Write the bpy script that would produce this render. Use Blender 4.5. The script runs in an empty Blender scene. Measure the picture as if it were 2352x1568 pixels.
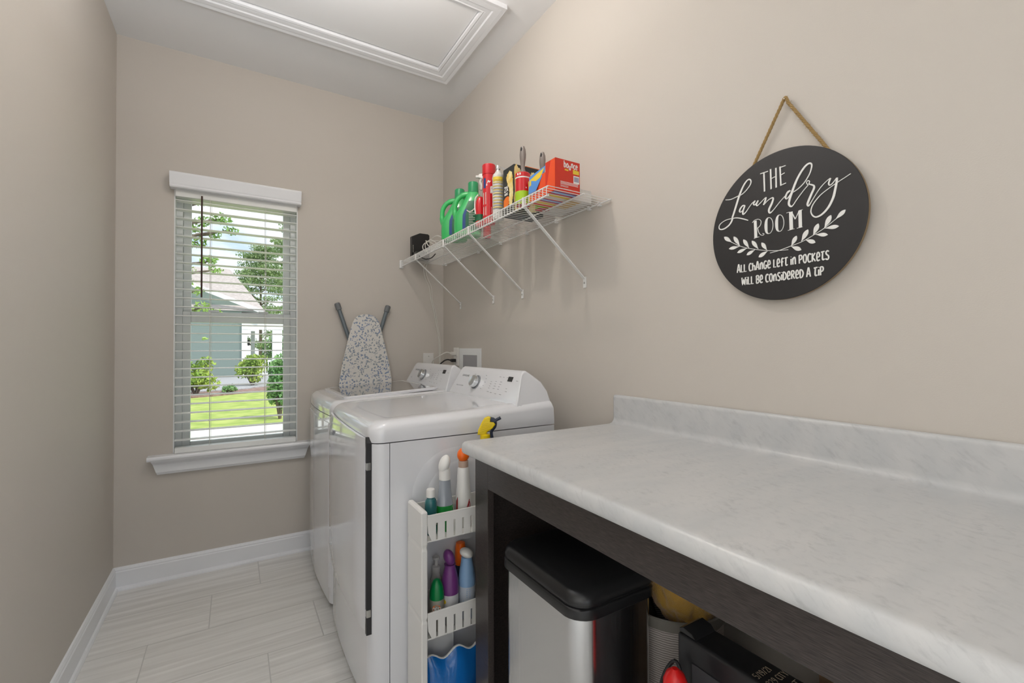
import bpy, bmesh, math, random
from mathutils import Vector, Matrix, Euler
random.seed(7)
PI = math.pi
sc = bpy.context.scene
C = sc.collection

# ------------------------------------------------------------------ camera, sky, sun, exposure
cam_d = bpy.data.cameras.new('camera'); cam_d.sensor_width = 36.0; cam_d.lens = 16.0
cam_d.clip_start = 0.02; cam_d.clip_end = 300
cam = bpy.data.objects.new('camera', cam_d); C.objects.link(cam); sc.camera = cam
YAW, PITCH, ROLL, CAMZ = 0.5469, 0.0119, -0.0034, 1.1838
F_ = Vector((math.sin(YAW)*math.cos(PITCH), math.cos(YAW)*math.cos(PITCH), math.sin(PITCH)))
R0 = Vector((math.cos(YAW), -math.sin(YAW), 0)); U0 = R0.cross(F_)
R_ = R0*math.cos(ROLL)+U0*math.sin(ROLL); U_ = U0*math.cos(ROLL)-R0*math.sin(ROLL)
cam.matrix_world = Matrix(((R_.x, U_.x, -F_.x, 0), (R_.y, U_.y, -F_.y, 0), (R_.z, U_.z, -F_.z, CAMZ), (0, 0, 0, 1)))

world = bpy.data.worlds.new('sky'); sc.world = world; world.use_nodes = True
wn = world.node_tree.nodes; wl = world.node_tree.links; wn.clear()
wo = wn.new('ShaderNodeOutputWorld'); wb = wn.new('ShaderNodeBackground')
wc = wn.new('ShaderNodeTexCoord'); wm = wn.new('ShaderNodeMapping'); wm.inputs['Scale'].default_value = (1, 1, 2.6)
wz = wn.new('ShaderNodeTexNoise'); wz.inputs['Scale'].default_value = 5.0; wz.inputs['Detail'].default_value = 6
wr = wn.new('ShaderNodeValToRGB'); wr.color_ramp.elements[0].position = .36; wr.color_ramp.elements[1].position = .54
wx = wn.new('ShaderNodeMixRGB'); wx.inputs['Color1'].default_value = (.52, .72, 1.05, 1); wx.inputs['Color2'].default_value = (1.15, 1.17, 1.2, 1)
wl.new(wc.outputs['Generated'], wm.inputs['Vector']); wl.new(wm.outputs['Vector'], wz.inputs['Vector'])
wl.new(wz.outputs['Fac'], wr.inputs['Fac']); wl.new(wr.outputs['Color'], wx.inputs['Fac'])
wl.new(wx.outputs['Color'], wb.inputs['Color'])
wb.inputs['Strength'].default_value = 0.95
wl.new(wb.outputs['Background'], wo.inputs['Surface'])

sun_d = bpy.data.lights.new('sun', 'SUN'); sun_d.energy = 2.9; sun_d.angle = math.radians(0.6); sun_d.color = (1, .95, .86)
sun = bpy.data.objects.new('sun', sun_d); C.objects.link(sun)
sun.rotation_euler = Vector((-.55, .62, -1.15)).to_track_quat('-Z', 'Y').to_euler()   # light travels away from this house's window wall

sc.view_settings.view_transform = 'Standard'; sc.view_settings.look = 'None'
sc.view_settings.gamma = 1.0; sc.view_settings.use_curve_mapping = False
sc.view_settings.exposure = 0.23
LAMP_W = 9.5       # ceiling lamp of the laundry room
DOOR_FILL_W = 1.0       # added fill: made-up ceiling lamp at the door end

HALL_FILL_W = 30.0       # added soft fill from beyond the doorway, lifting low walls and floor
hd = bpy.data.lights.new('hall_fill', 'AREA'); hd.shape = 'RECTANGLE'; hd.size = 3.4; hd.size_y = 2.2; hd.energy = HALL_FILL_W; hd.color = (.88, .93, 1)
ho = bpy.data.objects.new('hall_fill', hd); C.objects.link(ho); ho.location = (0, -4.3, 1.35); ho.rotation_euler = (PI/2, 0, 0)

# added fill lights with no real source, out of frame: ceiling bounce, two walls
def fill_light(name, loc, rot, size, watts, col=(.88, .94, 1)):
    d = bpy.data.lights.new(name, 'AREA'); d.shape = 'DISK'; d.size = size; d.energy = watts; d.color = col
    o = bpy.data.objects.new(name, d); C.objects.link(o); o.location = loc; o.rotation_euler = rot
fill_light('ceiling_bounce_fill', (-.08, 1.25, 2.22), (PI, 0, 0), 1.0, 9.5, (.92, .95, 1))
fill_light('left_wall_fill', (.35, -.40, 1.3), (PI/2, 0, math.radians(100)), .8, 31.0, (.88, .94, 1))
fill_light('right_wall_fill', (0, -.25, 1.7), (PI/2, 0, -PI/2), .6, 0.6, (1, .97, .93))

# room dimensions
XL, XR, YB, YN, H = -.505, 1.228, 2.926, -1.35, 2.74

# ------------------------------------------------------------------ material helpers
MATS = {}
def mat(name, col, rough=.5, metal=0, spec=.5, coat=0, trans=0, emit=None, estr=0, bump=0, bscale=200, var=0, vscale=6, alpha=1, sheen=0, ior=None, stretch=None):
    if name in MATS: return MATS[name]
    m = bpy.data.materials.new(name); m.use_nodes = True
    nt = m.node_tree; b = nt.nodes['Principled BSDF']
    b.inputs['Base Color'].default_value = (*col, 1); b.inputs['Roughness'].default_value = rough
    b.inputs['Metallic'].default_value = metal; b.inputs['Specular IOR Level'].default_value = spec
    b.inputs['Coat Weight'].default_value = coat; b.inputs['Coat Roughness'].default_value = .05
    b.inputs['Transmission Weight'].default_value = trans; b.inputs['Alpha'].default_value = alpha
    b.inputs['Sheen Weight'].default_value = sheen
    if ior: b.inputs['IOR'].default_value = ior
    if emit: b.inputs['Emission Color'].default_value = (*emit, 1); b.inputs['Emission Strength'].default_value = estr
    tc = None
    if bump or var:
        tc = nt.nodes.new('ShaderNodeTexCoord'); mp = nt.nodes.new('ShaderNodeMapping')
        if stretch: mp.inputs['Scale'].default_value = stretch
        nt.links.new(tc.outputs['Object'], mp.inputs['Vector'])
    if var:
        n = nt.nodes.new('ShaderNodeTexNoise'); n.inputs['Scale'].default_value = vscale; n.inputs['Detail'].default_value = 5
        nt.links.new(mp.outputs['Vector'], n.inputs['Vector'])
        r = nt.nodes.new('ShaderNodeValToRGB'); r.color_ramp.elements[0].position = .3; r.color_ramp.elements[1].position = .7
        r.color_ramp.elements[0].color = (*[max(0, c*(1-var)) for c in col], 1); r.color_ramp.elements[1].color = (*[min(1, c*(1+var)) for c in col], 1)
        nt.links.new(n.outputs['Fac'], r.inputs['Fac']); nt.links.new(r.outputs['Color'], b.inputs['Base Color'])
    if bump:
        n2 = nt.nodes.new('ShaderNodeTexNoise'); n2.inputs['Scale'].default_value = bscale; n2.inputs['Detail'].default_value = 3
        nt.links.new(mp.outputs['Vector'], n2.inputs['Vector'])
        bp = nt.nodes.new('ShaderNodeBump'); bp.inputs['Strength'].default_value = bump; bp.inputs['Distance'].default_value = .002
        nt.links.new(n2.outputs['Fac'], bp.inputs['Height']); nt.links.new(bp.outputs['Normal'], b.inputs['Normal'])
    MATS[name] = m; return m
def srgb(r, g, b):
    f = lambda c: (c/255/12.92) if c/255 <= .04045 else ((c/255+.055)/1.055)**2.4
    return (f(r), f(g), f(b))
def N(m, t, **kw):
    n = m.node_tree.nodes.new(t)
    for k, v in kw.items(): setattr(n, k, v)
    return n
def L(m, a, b): m.node_tree.links.new(a, b)
def BS(m): return m.node_tree.nodes['Principled BSDF']

M_wall = mat('greige_paint', (.60, .557, .505), .62, bump=.12, bscale=350, spec=.35)
M_ceil = mat('ceiling_paint', (.86, .865, .87), .8, bump=.08, bscale=300, spec=.2)
M_trim = mat('white_trim_paint', (.86, .875, .90), .3, spec=.5)
M_white = mat('white_enamel', (.77, .78, .81), .09, spec=.6, coat=.6)
M_wplastic = mat('white_plastic', (.80, .79, .76), .32)
M_vinyl = mat('white_vinyl', (.85, .87, .87), .35)
M_slat = mat('blind_white', (.86, .87, .85), .4)
M_rubber = mat('grey_plastic', (.16, .17, .18), .45)
M_dkgrey = mat('dark_gap', (.02, .02, .022), .5)
M_chrome = mat('brushed_chrome', (.72, .74, .75), .18, metal=1)
M_wire = mat('white_coated_wire', (.82, .82, .80), .3)
M_blackp = mat('black_plastic', (.014, .014, .015), .32)
M_cable = mat('white_cable', (.75, .73, .68), .45)
M_print = mat('grey_print', (.25, .26, .28), .6)
M_green = mat('green_bottle_plastic', (.05, .52, .14), .22, coat=.3)
M_greencap = mat('green_cap_plastic', (.03, .33, .13), .3)
M_dkgreen = mat('dark_green_label', (.015, .14, .06), .4)
M_blue = mat('blue_label', (.01, .06, .24), .4)
M_cream = mat('cream_label', (.75, .72, .64), .45)
M_red = mat('red_can_paint', (.62, .012, .02), .2, coat=.4)
M_dkred = mat('dark_red_label', (.34, .01, .015), .3)
M_redbox = mat('red_carton', (.66, .035, .015), .38)
M_orange = mat('orange_print', (.9, .2, .02), .4)
M_orangeb = mat('bright_orange_carton', (.85, .09, .02), .38)
M_yellow = mat('yellow_print', (.85, .62, .05), .4)
M_blueflap = mat('blue_carton', (.1, .3, .72), .45)
M_lime = mat('lime_print', (.38, .62, .02), .4)
M_blackc = mat('black_carton', (.02, .025, .026), .38)
M_grip = mat('taupe_handle_plastic', (.22, .19, .17), .35)
M_steelcan = mat('bare_aluminium', (.7, .7, .7), .25, metal=1)
M_wtext = mat('white_print', (.85, .85, .82), .5)
M_teal = mat('teal_liquid_plastic', (.02, .14, .15), .2, coat=.3)
M_clear = mat('grey_clear_plastic', (.33, .36, .4), .12, coat=.5)
M_greenliq = mat('green_liquid', (.015, .30, .05), .15, coat=.5)
M_purple = mat('purple_plastic', (.17, .04, .20), .32)
M_ltblue = mat('light_blue_plastic', (.25, .42, .66), .3)
M_dkblue = mat('navy_plastic', (.02, .03, .06), .35)
M_yelp = mat('yellow_plastic', (.88, .65, .01), .32)
M_orp = mat('orange_plastic', (.95, .16, .01), .3)
M_emgreen = mat('emerald_plastic', (.0, .2, .05), .28)
M_bluepack = mat('blue_film', (.01, .17, .55), .18, coat=.5, bump=.6, bscale=40)
M_clearp = mat('clear_pump_plastic', (.7, .68, .66), .15, alpha=.6)
M_brass = mat('screw_metal', (.5, .5, .48), .3, metal=1)

# dark espresso cabinet wood
def wood():
    m = mat('espresso_cabinet_wood', (.032, .026, .024), .34, coat=.15)
    tc = N(m, 'ShaderNodeTexCoord'); mp = N(m, 'ShaderNodeMapping'); mp.inputs['Scale'].default_value = (60, 14, 260)
    n = N(m, 'ShaderNodeTexNoise'); n.inputs['Scale'].default_value = 3; n.inputs['Detail'].default_value = 6
    r = N(m, 'ShaderNodeValToRGB'); r.color_ramp.elements[0].position = .35; r.color_ramp.elements[0].color = (.019, .0145, .0135, 1)
    r.color_ramp.elements[1].position = .75; r.color_ramp.elements[1].color = (.068, .054, .049, 1)
    L(m, tc.outputs['Object'], mp.inputs['Vector']); L(m, mp.outputs['Vector'], n.inputs['Vector']); L(m, n.outputs['Fac'], r.inputs['Fac'])
    L(m, r.outputs['Color'], BS(m).inputs['Base Color'])
    bp = N(m, 'ShaderNodeBump'); bp.inputs['Strength'].default_value = .25; bp.inputs['Distance'].default_value = .001
    L(m, n.outputs['Fac'], bp.inputs['Height']); L(m, bp.outputs['Normal'], BS(m).inputs['Normal'])
    return m
M_wood = wood()

# marble laminate
def marble():
    m = mat('marble_laminate', (.66, .67, .67), .3, spec=.45)
    tc = N(m, 'ShaderNodeTexCoord'); mp = N(m, 'ShaderNodeMapping'); mp.inputs['Rotation'].default_value = (0, 0, math.radians(35)); mp.inputs['Scale'].default_value = (1, 3.2, 2.0)
    L(m, tc.outputs['Object'], mp.inputs['Vector'])
    big = N(m, 'ShaderNodeTexNoise'); big.inputs['Scale'].default_value = 6; big.inputs['Detail'].default_value = 5
    L(m, mp.outputs['Vector'], big.inputs['Vector'])
    r1 = N(m, 'ShaderNodeValToRGB'); r1.color_ramp.elements[0].position = .35; r1.color_ramp.elements[0].color = (.535, .545, .55, 1)
    r1.color_ramp.elements[1].position = .65; r1.color_ramp.elements[1].color = (.59, .59, .588, 1)
    L(m, big.outputs['Fac'], r1.inputs['Fac'])
    mp1 = N(m, 'ShaderNodeMapping'); mp1.inputs['Rotation'].default_value = (math.radians(-38), 0, math.radians(14)); L(m, tc.outputs['Object'], mp1.inputs['Vector'])
    mp2 = N(m, 'ShaderNodeMapping'); mp2.inputs['Scale'].default_value = (3.2, .75, 3.2)
    L(m, mp1.outputs['Vector'], mp2.inputs['Vector'])
    f = N(m, 'ShaderNodeTexNoise'); f.inputs['Scale'].default_value = 26; f.inputs['Detail'].default_value = 7; f.inputs['Roughness'].default_value = .65
    f.inputs['Distortion'].default_value = .35
    L(m, mp2.outputs['Vector'], f.inputs['Vector'])
    r2 = N(m, 'ShaderNodeValToRGB'); r2.color_ramp.elements[0].position = .50; r2.color_ramp.elements[0].color = (0, 0, 0, 1)
    r2.color_ramp.elements[1].position = .76; r2.color_ramp.elements[1].color = (1, 1, 1, 1)
    L(m, f.outputs['Fac'], r2.inputs['Fac'])
    msk = N(m, 'ShaderNodeTexNoise'); msk.inputs['Scale'].default_value = 7; L(m, mp.outputs['Vector'], msk.inputs['Vector'])
    r3 = N(m, 'ShaderNodeValToRGB'); r3.color_ramp.elements[0].position = .30; r3.color_ramp.elements[1].position = .85
    L(m, msk.outputs['Fac'], r3.inputs['Fac'])
    mu = N(m, 'ShaderNodeMath', operation='MULTIPLY'); L(m, r2.outputs['Color'], mu.inputs[0]); L(m, r3.outputs['Color'], mu.inputs[1])
    mx = N(m, 'ShaderNodeMixRGB'); mx.inputs['Color2'].default_value = (.34, .35, .36, 1)
    L(m, mu.outputs[0], mx.inputs['Fac']); L(m, r1.outputs['Color'], mx.inputs['Color1']); L(m, mx.outputs['Color'], BS(m).inputs['Base Color'])
    return m
M_marble = marble()

# floor: long pale stone-look tiles, running across the room
def tile():
    m = mat('striated_floor_tile', (.6, .58, .54), .3, spec=.45)
    tc = N(m, 'ShaderNodeTexCoord'); sx = N(m, 'ShaderNodeSeparateXYZ'); L(m, tc.outputs['Object'], sx.inputs[0])
    def mth(op, a_, b_=None):
        n_ = N(m, 'ShaderNodeMath', operation=op)
        for i_, q_ in enumerate((a_, b_)):
            if q_ is None: continue
            if isinstance(q_, (int, float)): n_.inputs[i_].default_value = q_
            else: L(m, q_, n_.inputs[i_])
        return n_.outputs[0]
    yy = mth('SUBTRACT', 2.93+.305*40, sx.outputs['Y']); row = mth('SUBTRACT', mth('FLOOR', mth('DIVIDE', yy, .305)), 40)
    xx = mth('ADD', mth('ADD', sx.outputs['X'], -.113+.61*40), mth('MULTIPLY', row, .20333))
    cx_ = N(m, 'ShaderNodeCombineXYZ'); L(m, xx, cx_.inputs[0]); L(m, yy, cx_.inputs[1]); mp = cx_
    bk = N(m, 'ShaderNodeTexBrick'); bk.offset = 0; bk.offset_frequency = 2; bk.squash = 1
    bk.inputs['Scale'].default_value = 1; bk.inputs['Brick Width'].default_value = .61; bk.inputs['Row Height'].default_value = .305
    bk.inputs['Mortar Size'].default_value = .0022; bk.inputs['Mortar Smooth'].default_value = .2
    bk.inputs['Color1'].default_value = (.0, .0, .0, 1); bk.inputs['Color2'].default_value = (1, 1, 1, 1); bk.inputs['Mortar'].default_value = (.5, .5, .5, 1)
    L(m, mp.outputs['Vector'], bk.inputs['Vector'])
    m2 = N(m, 'ShaderNodeMapping'); m2.inputs['Scale'].default_value = (1.1, 26, 1); L(m, tc.outputs['Object'], m2.inputs['Vector'])
    ad = N(m, 'ShaderNodeVectorMath', operation='ADD'); sclv = N(m, 'ShaderNodeVectorMath', operation='SCALE'); sclv.inputs['Scale'].default_value = 7
    L(m, bk.outputs['Color'], sclv.inputs[0]); L(m, m2.outputs['Vector'], ad.inputs[0]); L(m, sclv.outputs[0], ad.inputs[1])
    n = N(m, 'ShaderNodeTexNoise'); n.inputs['Scale'].default_value = 1.6; n.inputs['Detail'].default_value = 7; n.inputs['Roughness'].default_value = .6; n.inputs['Distortion'].default_value = .3
    L(m, ad.outputs[0], n.inputs['Vector'])
    r = N(m, 'ShaderNodeValToRGB'); r.color_ramp.elements[0].position = .3; r.color_ramp.elements[0].color = (.68, .665, .635, 1)
    r.color_ramp.elements[1].position = .66; r.color_ramp.elements[1].color = (.88, .87, .845, 1)
    L(m, n.outputs['Fac'], r.inputs['Fac'])
    mx = N(m, 'ShaderNodeMixRGB'); mx.inputs['Color2'].default_value = (.60, .59, .57, 1)
    L(m, bk.outputs['Fac'], mx.inputs['Fac']); L(m, r.outputs['Color'], mx.inputs['Color1']); L(m, mx.outputs['Color'], BS(m).inputs['Base Color'])
    bp = N(m, 'ShaderNodeBump'); bp.inputs['Strength'].default_value = .5; bp.inputs['Distance'].default_value = .001; bp.invert = True
    L(m, bk.outputs['Fac'], bp.inputs['Height']); L(m, bp.outputs['Normal'], BS(m).inputs['Normal'])
    return m
M_tile = tile()

# ------------------------------------------------------------------ mesh builder
def Vx(*a): return Vector(a)
class MB:
    def __init__(s): s.bm = bmesh.new()
    def face(s, pts, m=0):
        vs = [s.bm.verts.new(p) for p in pts]
        f = s.bm.faces.new(vs); f.material_index = m; return f
    def box(s, x0, y0, z0, x1, y1, z1, m=0, bev=0, seg=2, M=None):
        t = bmesh.new(); bmesh.ops.create_cube(t, size=1)
        for v in t.verts: v.co = Vector(((x0+x1)/2+v.co.x*(x1-x0), (y0+y1)/2+v.co.y*(y1-y0), (z0+z1)/2+v.co.z*(z1-z0)))
        if bev: bmesh.ops.bevel(t, geom=t.edges[:], offset=bev, segments=seg, affect='EDGES', profile=.5)
        if M: bmesh.ops.transform(t, matrix=M, verts=t.verts)
        s.merge(t, m); return s
    def merge(s, t, m=None):
        mp = {}
        for v in t.verts: mp[v] = s.bm.verts.new(v.co)
        for f in t.faces:
            try:
                g = s.bm.faces.new([mp[v] for v in f.verts]); g.material_index = f.material_index if m is None else m
            except ValueError: pass
        t.free()
    def tube(s, pts, r, seg=8, m=0, closed=False, caps=True):
        pts = [Vector(p) for p in pts]; n = len(pts)
        rs = r if isinstance(r, (list, tuple)) else [r]*n
        up = Vector((0, 0, 1)); rings = []; prev = None
        for i, p in enumerate(pts):
            if closed: d = pts[(i+1) % n]-pts[i-1]
            else: d = pts[min(i+1, n-1)]-pts[max(i-1, 0)]
            if d.length < 1e-9: d = Vector((0, 0, 1))
            d.normalize()
            if prev is None:
                a = d.cross(up)
                if a.length < .05: a = d.cross(Vector((1, 0, 0)))
                a.normalize()
            else:
                a = prev-d*prev.dot(d)
                if a.length < 1e-6: a = d.cross(up)
                a.normalize()
            prev = a; b = d.cross(a)
            rings.append([s.bm.verts.new(p+(a*math.cos(2*PI*k/seg)+b*math.sin(2*PI*k/seg))*rs[i]) for k in range(seg)])
        cnt = n if closed else n-1
        for i in range(cnt):
            A = rings[i]; B = rings[(i+1) % n]
            for k in range(seg):
                f = s.bm.faces.new((A[k], A[(k+1) % seg], B[(k+1) % seg], B[k])); f.material_index = m
        if caps and not closed:
            for ring, rev in ((rings[0], True), (rings[-1], False)):
                try: f = s.bm.faces.new(ring[::-1] if rev else ring); f.material_index = m
                except ValueError: pass
        return s
    def rings(s, rings, m=0, cap0=True, cap1=True, closed=True, mlist=None):
        V = [[s.bm.verts.new(p) for p in r] for r in rings]; n = len(V[0])
        for i in range(len(V)-1):
            for k in range(n if closed else n-1):
                f = s.bm.faces.new((V[i][k], V[i][(k+1) % n], V[i+1][(k+1) % n], V[i+1][k])); f.material_index = mlist[i] if mlist else m
        if cap0: f = s.bm.faces.new(V[0][::-1]); f.material_index = mlist[0] if mlist else m
        if cap1: f = s.bm.faces.new(V[-1]); f.material_index = mlist[-1] if mlist else m
        return s
    def lathe(s, prof, c=(0, 0, 0), seg=28, m=0, sx=1, sy=1, M=None, mlist=None, power=2, rot=0, cap0=True, cap1=True):
        c = Vector(c); rr = []
        for (r, z) in prof:
            ring = []
            for k in range(seg):
                a = 2*PI*k/seg; ca, sa = math.cos(a), math.sin(a)
                q = (abs(ca)**power+abs(sa)**power)**(-1/power) if power != 2 else 1
                v = Vector((ca*q*r*sx, sa*q*r*sy, z))
                if rot: v = Matrix.Rotation(rot, 3, 'Z') @ v
                if M is not None: v = M @ v
                ring.append(c+v)
            rr.append(ring)
        return s.rings(rr, m, mlist=mlist, cap0=cap0, cap1=cap1)
    def prism(s, poly, axis, a0, a1, m=0, bev=0, seg=2, M=None):
        t = bmesh.new()
        def P(u, v, a):
            return {'x': (a, u, v), 'y': (u, a, v), 'z': (u, v, a)}[axis]
        A = [t.verts.new(P(u, v, a0)) for u, v in poly]; B = [t.verts.new(P(u, v, a1)) for u, v in poly]
        n = len(poly)
        fs = [t.faces.new(A[::-1]), t.faces.new(B)]
        for k in range(n): t.faces.new((A[k], A[(k+1) % n], B[(k+1) % n], B[k]))
        bmesh.ops.recalc_face_normals(t, faces=t.faces)
        if bev:
            ed = [e for f in fs for e in f.edges]
            bmesh.ops.bevel(t, geom=list(set(ed)), offset=bev, segments=seg, affect='EDGES', profile=.5)
        if M: bmesh.ops.transform(t, matrix=M, verts=t.verts)
        s.merge(t, m); return s
    def sphere(s, c, r, m=0, sx=1, sy=1, sz=1, seg=16, rg=10, M=None):
        t = bmesh.new(); bmesh.ops.create_uvsphere(t, u_segments=seg, v_segments=rg, radius=r)
        for v in t.verts: v.co = Vector((v.co.x*sx, v.co.y*sy, v.co.z*sz))
        if M: bmesh.ops.transform(t, matrix=M, verts=t.verts)
        bmesh.ops.translate(t, verts=t.verts, vec=Vector(c)); s.merge(t, m); return s
    def build(s, name, mats, parent=None, smooth=True, ang=38, recalc=True, loc=None, sub=0):
        bm = s.bm
        if recalc: bmesh.ops.recalc_face_normals(bm, faces=bm.faces)
        if smooth:
            for f in bm.faces: f.smooth = True
            th = math.radians(ang)
            for e in bm.edges:
                if len(e.link_faces) == 2: e.smooth = e.calc_face_angle(0) < th
                else: e.smooth = False
        off = Vector((0, 0, 0)); p = parent
        while p is not None: off = off+p.location; p = p.parent
        if parent is None:
            if loc is None:
                xs = [v.co.x for v in bm.verts]; ys = [v.co.y for v in bm.verts]; zs = [v.co.z for v in bm.verts]
                loc = ((min(xs)+max(xs))/2, (min(ys)+max(ys))/2, min(zs))
            off = Vector(loc)
        bmesh.ops.translate(bm, verts=bm.verts, vec=-off)
        me = bpy.data.meshes.new(name); bm.to_mesh(me); bm.free()
        for m in (mats if isinstance(mats, (list, tuple)) else [mats]): me.materials.append(m)
        o = bpy.data.objects.new(name, me); C.objects.link(o)
        if parent is not None: o.parent = parent
        else: o.location = off
        if smooth:
            wn_ = o.modifiers.new('weighted_normal', 'WEIGHTED_NORMAL'); wn_.keep_sharp = True
        if sub:
            md = o.modifiers.new('subdivision', 'SUBSURF'); md.levels = sub; md.render_levels = sub
        return o
def thing(name, label, cat, loc, group=None):
    o = bpy.data.objects.new(name, None); C.objects.link(o); o.location = loc; o.empty_display_size = .05
    o['label'] = label; o['category'] = cat
    if group: o['group'] = group
    return o
def tag(o, label, cat, group=None, kind=None):
    o['label'] = label; o['category'] = cat
    if group: o['group'] = group
    if kind: o['kind'] = kind
    return o
def struct(o): o['kind'] = 'structure'; return o
def plabel(o, l): o['label'] = l; return o
def dup(root, delta, label=None, group=None):
    def cp(o, par):
        c = o.copy(); C.objects.link(c); c.parent = par
        for ch in list(o.children): cp(ch, c)
        return c
    r = cp(root, None); r.location = root.location+Vector(delta)
    if label: r['label'] = label
    if group: r['group'] = group
    return r
def catmull(pts, n=6, closed=False):
    out = []; N_ = len(pts); rng = range(N_ if closed else N_-1)
    for i in rng:
        if closed: p0, p1, p2, p3 = pts[i-1], pts[i], pts[(i+1) % N_], pts[(i+2) % N_]
        else: p0, p1, p2, p3 = pts[max(i-1, 0)], pts[i], pts[i+1], pts[min(i+2, N_-1)]
        for j in range(n):
            t = j/n
            out.append(tuple(.5*((2*p1[k])+(-p0[k]+p2[k])*t+(2*p0[k]-5*p1[k]+4*p2[k]-p3[k])*t*t+(-p0[k]+3*p1[k]-3*p2[k]+p3[k])*t**3) for k in range(len(p1))))
    if not closed: out.append(tuple(pts[-1]))
    return out
def tb(*pts, r=.002, seg=6, m=0, sm=5):
    mb = MB(); mb.tube(catmull(list(pts), sm), r, seg, m); return mb

# flat raised ribbon along a 2D path, placed by a mapper f(u, v, d)
RIB = [0]
def ribbon(mb, pts, w, f, d0, d1, m=0):
    RIB[0] = (RIB[0]+1) % 9; n = len(pts); ws = w if isinstance(w, (list, tuple)) else [w]*n
    Lf, Rt = [], []
    for i in range(n):
        a = pts[max(i-1, 0)]; b = pts[min(i+1, n-1)]; dx, dy = b[0]-a[0], b[1]-a[1]; l = math.hypot(dx, dy) or 1
        nx, ny = -dy/l*ws[i]/2, dx/l*ws[i]/2
        Lf.append((pts[i][0]+nx, pts[i][1]+ny)); Rt.append((pts[i][0]-nx, pts[i][1]-ny))
    # round the two ends a little
    rr = []
    for i, (a, b) in enumerate(zip(Lf, Rt)):
        d1 += 1.5e-4*min(1, abs(d1)*800)/n/2+(RIB[0]*1.2e-5 if i == 0 else 0)   # strokes never lie in exactly one plane where they cross
        rr.append([f(a[0], a[1], d0), f(a[0], a[1], d1), f(b[0], b[1], d1), f(b[0], b[1], d0)])
    mb.rings(rr, m)
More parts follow.
